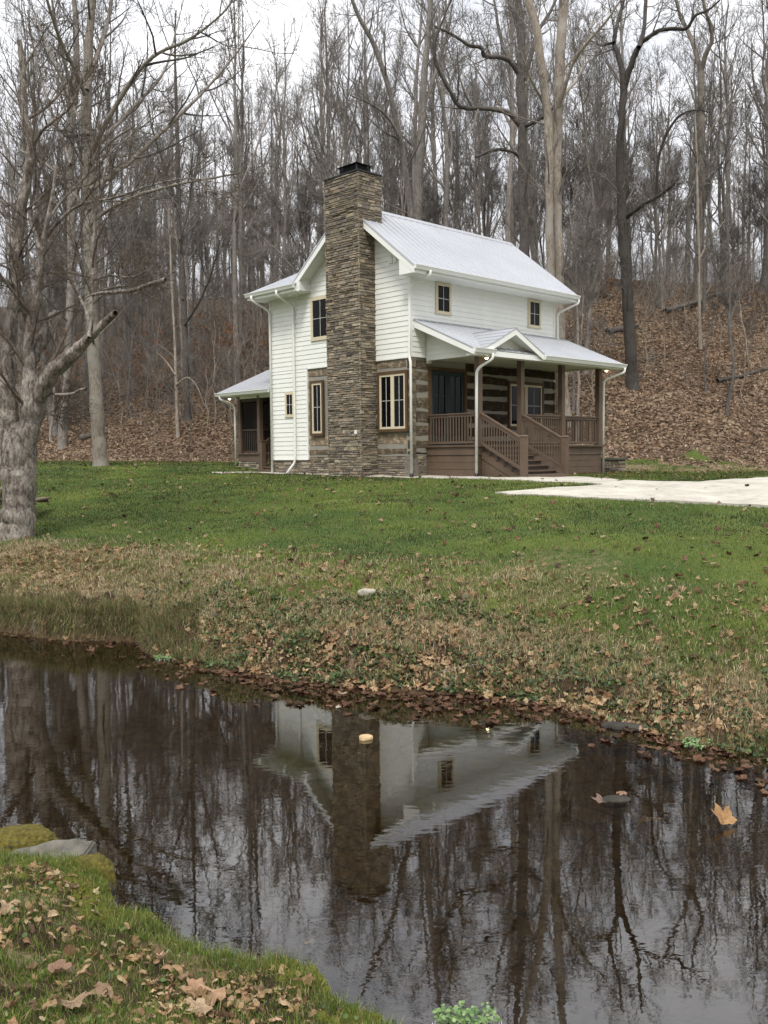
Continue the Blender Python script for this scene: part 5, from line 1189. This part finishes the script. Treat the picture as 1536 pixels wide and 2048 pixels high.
cress(935, 2052, .16, .08, 260, 3, 'pale green cress clump at the very bottom edge of the water', .08)

# ------------------------------------------------------------------ stones, leaves on the water
def stone_mat(name, a, b, moss_amt):
    t = NT(name); v = t.coord(); n1 = t.noise(v, 9, 6, .65); n2 = t.noise(v, 3.2, 4, .6)
    c = t.mix(t.ramp(n1, [(.3, 0.), (.7, 1.)]), a, b)
    if moss_amt:
        g = t.n('ShaderNodeNewGeometry'); sp = t.n('ShaderNodeSeparateXYZ'); t.set(sp.inputs[0], g.outputs['Normal']); f = t.math('ADD', t.math('MULTIPLY', sp.outputs[2], .5), t.math('ADD', t.math('MULTIPLY', n2, 1.2), moss_amt-1.1))
        mc = t.mix(t.ramp(t.noise(v, 45, 4, .7), [(.3, 0.), (.7, 1.)]), (.035, .032, .010), (.14, .115, .022)); c = t.mix(t.ramp(f, [(.42, 0.), (.55, 1.)]), c, mc)
    t.bump(n1, .8, .03); return t.done(c, .9, .2)
def rock(name, loc, dims, rz, seed, mat, label, sub=4, rough=.22, flat=0., fine=.05):
    bm = bmesh.new(); bmesh.ops.create_icosphere(bm, subdivisions=sub, radius=1.); r = np.random.default_rng(seed); V = np.array([v.co[:] for v in bm.verts])
    off = r.random(3)*50; nb = np.sign(V)*np.abs(V)**(.55+.45*(1-flat)); nb = nb/np.maximum(1, np.linalg.norm(nb, axis=1, keepdims=True)**(.0)) if flat else V
    k = 1+rough*(fbm(V[:, 0]*1.6+off[0]+V[:, 2], V[:, 1]*1.6+off[1]-V[:, 2]*.7, seed, 4)-.5)*2+fine*(fbm(V[:, 0]*(7 if fine < .06 else 11)+off[2], V[:, 1]*(7 if fine < .06 else 11)+V[:, 2]*6, seed+5, 3)-.5)
    for v, q in zip(bm.verts, nb*k[:, None]*np.array(dims)): v.co = q
    me = bpy.data.meshes.new(name); bm.to_mesh(me); bm.free(); me.polygons.foreach_set('use_smooth', np.ones(len(me.polygons), bool)); me.materials.append(mat)
    o = bpy.data.objects.new(name, me); COL.objects.link(o); o.location = loc; o.rotation_euler = (0, 0, rz); return tag(o, label, 'stone')
m_slab = stone_mat('grey_slab_stone', (.06, .058, .05), (.16, .15, .125), 0); m_moss = stone_mat('moss_covered_stone', (.06, .055, .045), (.15, .14, .11), .92); m_bed = stone_mat('wet_dark_stone', (.025, .023, .02), (.06, .055, .045), 0); m_yel = stone_mat('tan_stone', (.35, .25, .13), (.55, .42, .24), 0); m_pale = stone_mat('pale_stone', (.25, .23, .19), (.45, .42, .35), 0)
def slab(loc, pts, th, mat, label, seed):
    bm = bmesh.new(); vs_ = [bm.verts.new((x, y, z)) for x, y, z in pts]; f = bm.faces.new(vs_); e = bmesh.ops.extrude_face_region(bm, geom=[f]); lowv = [v for v in e['geom'] if isinstance(v, bmesh.types.BMVert)]
    for v in lowv: v.co.z -= th; v.co.x *= 1.06; v.co.y *= 1.06
    bmesh.ops.recalc_face_normals(bm, faces=bm.faces); bmesh.ops.bevel(bm, geom=list(bm.edges), offset=.012, segments=2, affect='EDGES'); bmesh.ops.triangulate(bm, faces=bm.faces); bmesh.ops.subdivide_edges(bm, edges=bm.edges, cuts=4, use_grid_fill=True)
    V = np.array([v.co[:] for v in bm.verts]); n1 = (fbm(V[:, 0]*9+seed, V[:, 1]*9+V[:, 2]*9, seed, 4)-.5)*.045+np.floor(fbm(V[:, 0]*4, V[:, 1]*7, seed+2, 2)*5)*.006
    for v, d in zip(bm.verts, n1): v.co.z += d; v.co.x += d*.4
    me = bpy.data.meshes.new('slab_stone'); bm.to_mesh(me); bm.free(); me.materials.append(mat); o = bpy.data.objects.new('slab_stone', me); COL.objects.link(o); o.location = loc; return tag(o, label, 'stone')
p = at_z(95, 1728, .24); slab((p[0], p[1], .30), [(-.34, -.10, -.01), (-.12, -.17, -.03), (.10, -.13, -.02), (.235, -.01, .0), (.26, .13, .035), (.05, .12, .03), (-.22, .07, .01)], .13, m_slab, 'flat angular grey slab between mossy stones at the water edge', 3)
p = at_z(50, 1702, .22); rock('mossy_stone', (p[0]-.10, p[1]+.12, .21), (.26, .14, .10), .1, 4, m_moss, 'yellow mossy stone at the left edge behind the grey slab', 5, .30, .4, .16)
p = at_z(170, 1752, .2); rock('mossy_stone', (p[0], p[1], .155), (.17, .13, .15), .2, 6, m_moss, 'rounded mossy stone with a dark undercut side facing the water', 5, .28, .6, .16)
p = at_z(20, 1765, .25); rock('mossy_stone', (p[0], p[1], .22), (.22, .10, .07), -.1, 8, m_moss, 'low mossy stone in front of the grey slab near the left edge', 5, .30, .5, .16)
p = at_z(732, 1478, .0); rock('river_stone', (p[0], p[1], .0), (.07, .05, .045), .4, 9, m_yel, 'tan stone poking out of the water in the chimney reflection', 3, .3, .5)
p = hit_ground(735, 1188); rock('bank_stone', tuple(p+(0, 0, .02)), (.13, .07, .06), .2, 10, m_pale, 'pale rounded stone at the top of the far bank', 3, .25, .4)
p = hit_ground(70, 1256); rock('stone_shard', (p[0], p[1], .12), (.035, .03, .13), .3, 12, m_slab, 'pale upright stone shard in the grassy left far bank', 3, .3, .6)
p = at_z(1250, 1452, .02); rock('edge_stone', (p[0], p[1], .0), (.22, .08, .05), -.35, 14, m_bed, 'long dark flat stone half in the water at the right far bank', 3, .2, .6)
p = at_z(1232, 1602, -.01); rock('creek_stone', (p[0], p[1], -.015), (.12, .06, .04), .1, 15, m_bed, 'low grey stone just breaking the surface, right of the house reflection', 3, .25, .5)
for k, (px, py, a) in enumerate([(330, 1780, .26), (450, 1812, .3)]):
    p = at_z(px, py, -.14); tag(rock('creek_stone', (p[0], p[1], -.20), (a, a*.6, .075), k*1.3, 30+k, m_bed, ['flat submerged grey stone beside the rounded mossy stone', 'broad submerged stone off the mossy near bank', 'small submerged stone off the grassy near bank', 'small grey submerged stone under the mossy lip'][k], 3, .2, .5), None)
def one_leaf(loc, size, shape, col, rot, label, name='leaf'):
    V, F = shape; o = mesh_np(name, V*size/1.5, F, np.tile([col], (len(V), 1)), False, M['leaf']); o.location = loc; o.rotation_euler = rot; return tag(o, label, 'leaf')
p = at_z(1447, 1652, 0); one_leaf((p[0], p[1], .045), .21, LOBED[2], (.36, .215, .10), (.7, .1, .5), 'large orange leaf standing half out of the water at the right')
p = at_z(1302, 1632, 0); one_leaf((p[0], p[1], -.012), .19, OVAL[1], (.30, .21, .10), (.05, .05, 1.9), 'flat olive leaf floating just left of the large orange leaf')
p = at_z(1205, 1603, 0); one_leaf((p[0], p[1], .004), .15, LOBED[3], (.22, .15, .12), (.06, .0, 1.2), 'greyish wet leaf floating against the low creek stone')
p = at_z(1245, 1590, 0); one_leaf((p[0], p[1], .03), .10, LOBED[5], (.30, .18, .12), (.2, .1, 2.6), 'small pinkish leaf lying on top of the low creek stone')
for k, (px, py, s, lab) in enumerate([(685, 1388, .13, 'pale leaf floating in the shallows below the middle of the far bank'), (1082, 1412, .17, 'reddish lobed leaf floating at the foot of the right far bank'), (1022, 1404, .14, 'tan leaf floating left of the reddish lobed leaf'), (675, 1417, .07, 'small whitish leaf floating above the reflected white wall')]):
    p = at_z(px, py, 0); one_leaf((p[0], p[1], .008), s, LOBED[k+1], [(.40, .30, .20), (.33, .19, .12), (.37, .25, .16), (.5, .44, .36)][k], (.08, .1, k*1.7), lab)
for k, (px, py, s, col, lab) in enumerate([(112, 1960, .13, (.27, .165, .11), 'broad flat brown leaf with pointed lobes left of the stacked curled leaves'), (425, 2000, .16, (.40, .26, .16), 'largest tan lobed leaf low on the near bank'), (395, 1996, .12, (.38, .24, .145), 'folded tan leaf tucked under the largest lobed leaf'), (405, 2030, .13, (.42, .31, .20), 'pale tan leaf at the bottom edge under the largest lobed leaf'), (148, 2022, .12, (.33, .23, .15), 'upright pale leaf at the bottom left of the near bank'), (215, 1990, .12, (.28, .19, .12), 'grey brown folded leaf in the middle of the near bank'), (20, 1828, .10, (.40, .29, .18), 'pale leaf on the grass at the left edge below the rocks'), (618, 1895, .08, (.45, .40, .22), 'yellowish leaf upright on the lip of the near bank')]):
    p = hit_ground(px, py); one_leaf(tuple(p+(0, 0, .035)), s, LOBED[k % 8], col, (r.uniform(-.1, .55), r.uniform(-.3, .3), r.uniform(0, 6)), lab)

# ------------------------------------------------------------------ picnic table, retaining wall, logs, sticks
d, z = hit_ground(60, 1046)[1], hit_ground(60, 1046)[2]
tx = at_depth(80, 1040, d+1.1)[0]-.80
t = empty('picnic_table', (tx, d+1.1, float(T(tx, d+1.1))), .12, 'weathered wooden picnic table behind the gnarled near tree', 'picnic table')
tp = MB()
for k in range(5): tp.box((-.36+k*.146, -.95, .70), (-.36+k*.146+.14, .95, .74))
tp.build('table_top', M['wood'], t)
for sgn in (-1, 1):
    b = MB()
    for k in range(2): b.box((sgn*.70-.14+k*.146, -.95, .41), (sgn*.70-.14+k*.146+.136, .95, .45))
    b.build('seat', M['wood'], t)
    for yy in (-.6, .6):
        l = MB(); l.bar((sgn*.22, yy, .70), (sgn*.62, yy, -.03), .045, .10, (0, 1, 0)); l.build('leg', M['wood'], t)
for yy in (-.645, .645):
    l = MB(); l.box((-.84, yy-.02, .33), (.84, yy+.02, .405)); l.build('crossbeam', M['wood'], t)
p = at_depth(1222, 945, 35.2); w_ = MB(); w_.col = (.05, .045, .04); w_.box((-.46, -.24, -.3), (.46, .24, .48)); stones(w_, (-.48, -.24, -.2), (1, 0, 0), (0, 0, 1), (0, -1, 0), .96, .68, np.random.default_rng(3), .10, .16, 1.1); stones(w_, (.46, -.24, -.2), (0, 1, 0), (0, 0, 1), (1, 0, 0), .48, .68, np.random.default_rng(4), .10, .16, 1.1); stones(w_, (-.46, -.24, -.2), (0, 1, 0), (0, 0, 1), (-1, 0, 0), .48, .68, np.random.default_rng(4), .10, .16, 1.1)
wl_ = empty('stone_wall', (p[0], 35.2, float(T(p[0], 35.2))), .25, 'short stacked stone retaining wall with a dark cap by the porch corner', 'wall'); w_.build('stonework', M['stone'], wl_); c_ = MB(); c_.box((-.53, -.31, .48), (.53, .31, .55)); c_.build('cap', painted('grey_cap', (.10, .10, .085), .9, .2), wl_)
def fallen_log(pts, r0, label, bk, seed, br=3):
    r = np.random.default_rng(seed); W_ = np.array([hit_ground(*q) for q in pts]); W_[:, 2] += r0*.6; K = 14; C = catmull(W_, K); C[:, 2] = np.maximum(C[:, 2], T(C[:, 0], C[:, 1])+r0*.4); R = np.linspace(r0, r0*.55, K)*(1+r.normal(0, .05, K)); V, F = tubes(C[None], R[None], 9); o = C[0].copy()
    e = empty('fallen_log', tuple(o), 0, label, 'log'); mesh_np('trunk', V-o, F, None, True, bk, e)
    P1, R1 = grow(r, C[None], R[None], br, .3, 1., .35, (45, 10), 6, .05, .1, .03, .3); V, F = tubes(P1, np.maximum(R1, .012), 5); mesh_np('branch', V-o, F, None, True, M['bark_pale'], e)
fallen_log([(1215, 668), (1245, 662), (1275, 655)], .22, 'dark fallen log with pale broken branches behind the big dark trunk', M['bark_dark'], 1, 6)
fallen_log([(1330, 625), (1400, 605), (1470, 590)], .16, 'long fallen trunk high on the right slope', M['bark_dark'], 2, 5)
fallen_log([(1435, 765), (1475, 757), (1510, 748), (1560, 742)], .13, 'rotting dark log lying low on the right slope', M['bark_dark'], 3, 3)
fallen_log([(160, 880), (185, 874), (215, 868)], .18, 'dark log in the brush heap left of the pale lawn edge tree', M['bark_dark'], 4, 7)
fallen_log([(1290, 722), (1320, 712)], .05, 'thin pale fallen branch below the big dark trunk', M['bark_pale'], 5, 3)
fallen_log([(430, 805), (475, 795)], .06, 'thin grey fallen branch on the slope left of the screened porch', M['bark_forest'], 6, 3)
def stick(pts, r0, label, bk):
    W_ = np.array([hit_ground(*q) for q in pts]); W_[:, 2] += .04; C = catmull(W_, 10); V, F = tubes(C[None], np.linspace(r0, r0*.4, 10)[None], 6); tag(mesh_np('stick', V, F, None, True, bk), label, 'stick')
stick([(405, 1228), (430, 1236), (455, 1252)], .012, 'curved dark twig on the left far bank above the ivy', M['bark_forest']); stick([(1195, 1313), (1220, 1305), (1240, 1296)], .014, 'pale forked stick lying on the right far bank', M['bark_pale'])
stick([(880, 1350), (920, 1342), (965, 1334)], .012, 'dark stick among the bank leaves under the ivy', M['bark_forest'])
# beech saplings holding orange leaves
def beech(seed, H):
    r = np.random.default_rng(seed); P, R = trunk_line(r, H, .03, .25, 10); P1, R1 = grow(r, P, R, 16, .2, .98, .34, (62, 10), 6, .0, .12, .02, .3, .5); P2, R2 = grow(r, P1, R1, 4, .2, 1., .45, (45, 12), 4, .0, .1, .015, .4, .4)
    tr = join([tubes(P, R, 7), tubes(P1, np.maximum(R1, .006), 4), tubes(P2, np.maximum(R2, .005), 3)])
    Q = np.concatenate([P1[:, 2:].reshape(-1, 3), P2[:, 1:].reshape(-1, 3), P2[:, 2:].reshape(-1, 3)]); Q = Q+r.normal(0, .07, Q.shape); Q = Q[r.random(len(Q)) < .75]; n = len(Q)
    return tr, Q, n
BE = [beech(500+k, h) for k, h in enumerate((3.2, 4.0, 5.0, 2.6))]; BSRC = {}
def put_beech(k, x, y, s):
    z = float(T(x, y))-.05
    if k not in BSRC:
        tr, Q, n = BE[k]; e = empty('beech_sapling', (x, y, z), 0, 'young beech still holding orange brown leaves among others under the bare wood', 'sapling', 'orange leaved beech saplings'); mesh_np('trunk', tr[0], tr[1], None, True, M['bark_forest'], e)
        rr_ = np.random.default_rng(600+k); V, F, C = leaf_mesh(Q[:, 0], Q[:, 1], rr_.uniform(.10, .18, n), 700+k, OVAL, .7, 0., pal(rr_, n, [(.30, .145, .06), (.22, .10, .045), (.36, .19, .09)]), Q[:, 2]); mesh_np('crown', V, F, C, False, M['leaf'], e); BSRC[k] = e
    else:
        e = copy_tree(BSRC[k]); e.location = (x, y, z)
    e.rotation_euler = (0, 0, rng.random()*6.28); e.scale = (s, s, s)
for k, (px, py) in enumerate([(245, 800), (275, 780), (300, 815), (330, 790), (405, 775), (425, 765), (440, 790), (455, 745), (480, 760), (515, 745), (500, 720), (535, 700), (220, 760), (150, 800), (110, 840), (390, 730), (470, 715), (1520, 560), (1500, 540), (1480, 600), (1215, 600), (550, 735)]):
    P = hit_ground(px, py); put_beech(k % 4, P[0], P[1], rng.uniform(.7, 1.15))

# ------------------------------------------------------------------ sky, sun
def world():
    w = bpy.data.worlds.new('World'); S.world = w; w.use_nodes = True; t = w.node_tree; bg = t.nodes['Background']
    N = t.nodes.new; L_ = t.links.new
    sky = N('ShaderNodeTexSky'); sky.sky_type = 'NISHITA'; sky.sun_disc = False; sky.sun_elevation = math.radians(SUN_EL); sky.sun_rotation = math.radians(SUN_ROT); sky.dust_density = 4; sky.air_density = 1.
    hs = N('ShaderNodeHueSaturation'); hs.inputs['Saturation'].default_value = .25; L_(sky.outputs[0], hs.inputs['Color'])
    tc = N('ShaderNodeTexCoord'); sp = N('ShaderNodeSeparateXYZ'); L_(tc.outputs['Generated'], sp.inputs[0])
    mp = N('ShaderNodeMapping'); mp.inputs['Scale'].default_value = (1, 1, 2.2); L_(tc.outputs['Generated'], mp.inputs[0])
    nz = N('ShaderNodeTexNoise'); nz.inputs['Scale'].default_value = 3.2; nz.inputs['Detail'].default_value = 6; nz.inputs['Roughness'].default_value = .55; L_(mp.outputs[0], nz.inputs['Vector'])
    cr = N('ShaderNodeValToRGB'); e = cr.color_ramp.elements; e[0].position = .34; e[0].color = (.56, .58, .63, 1); e[1].position = .64; e[1].color = (1.0, 1.0, 1.02, 1); L_(nz.outputs['Fac'], cr.inputs[0])
    # overcast dome: brighter towards the zenith
    mr = N('ShaderNodeMapRange'); mr.inputs['From Min'].default_value = 0; mr.inputs['From Max'].default_value = 1; mr.inputs['To Min'].default_value = CLOUD_LO; mr.inputs['To Max'].default_value = CLOUD_HI; L_(sp.outputs['Z'], mr.inputs['Value'])
    mu = N('ShaderNodeMix'); mu.data_type = 'RGBA'; mu.blend_type = 'MULTIPLY'; mu.inputs[0].default_value = 1; L_(cr.outputs[0], mu.inputs[6]); L_(mr.outputs[0], mu.inputs[7])
    mx = N('ShaderNodeMix'); mx.data_type = 'RGBA'; mx.inputs[0].default_value = .85; L_(hs.outputs[0], mx.inputs[6]); L_(mu.outputs[2], mx.inputs[7])
    L_(mx.outputs[2], bg.inputs[0]); bg.inputs[1].default_value = .10
SUN_EL, SUN_ROT, CLOUD_LO, CLOUD_HI = 56, 190, 6.0, 14.5
world()
ld = bpy.data.lights.new('sun', 'SUN'); ld.energy = 1.5; ld.angle = math.radians(14); ld.color = (1, .95, .87)
lo = bpy.data.objects.new('sun', ld); COL.objects.link(lo)
az = math.radians(SUN_ROT); sv = Vector((math.sin(az)*math.cos(math.radians(SUN_EL)), math.cos(az)*math.cos(math.radians(SUN_EL)), math.sin(math.radians(SUN_EL))))
lo.rotation_euler = (-sv).to_track_quat('-Z', 'Y').to_euler(); lo.location = (0, 0, 40)
vs = S.view_settings; vs.view_transform = 'Standard'; vs.look = 'None'; vs.gamma = 1; vs.use_curve_mapping = False; vs.exposure = .88
S.cycles.max_bounces = 6; S.cycles.transparent_max_bounces = 16; S.cycles.diffuse_bounces = 3; S.cycles.glossy_bounces = 3
S.cycles.sample_clamp_indirect = 6
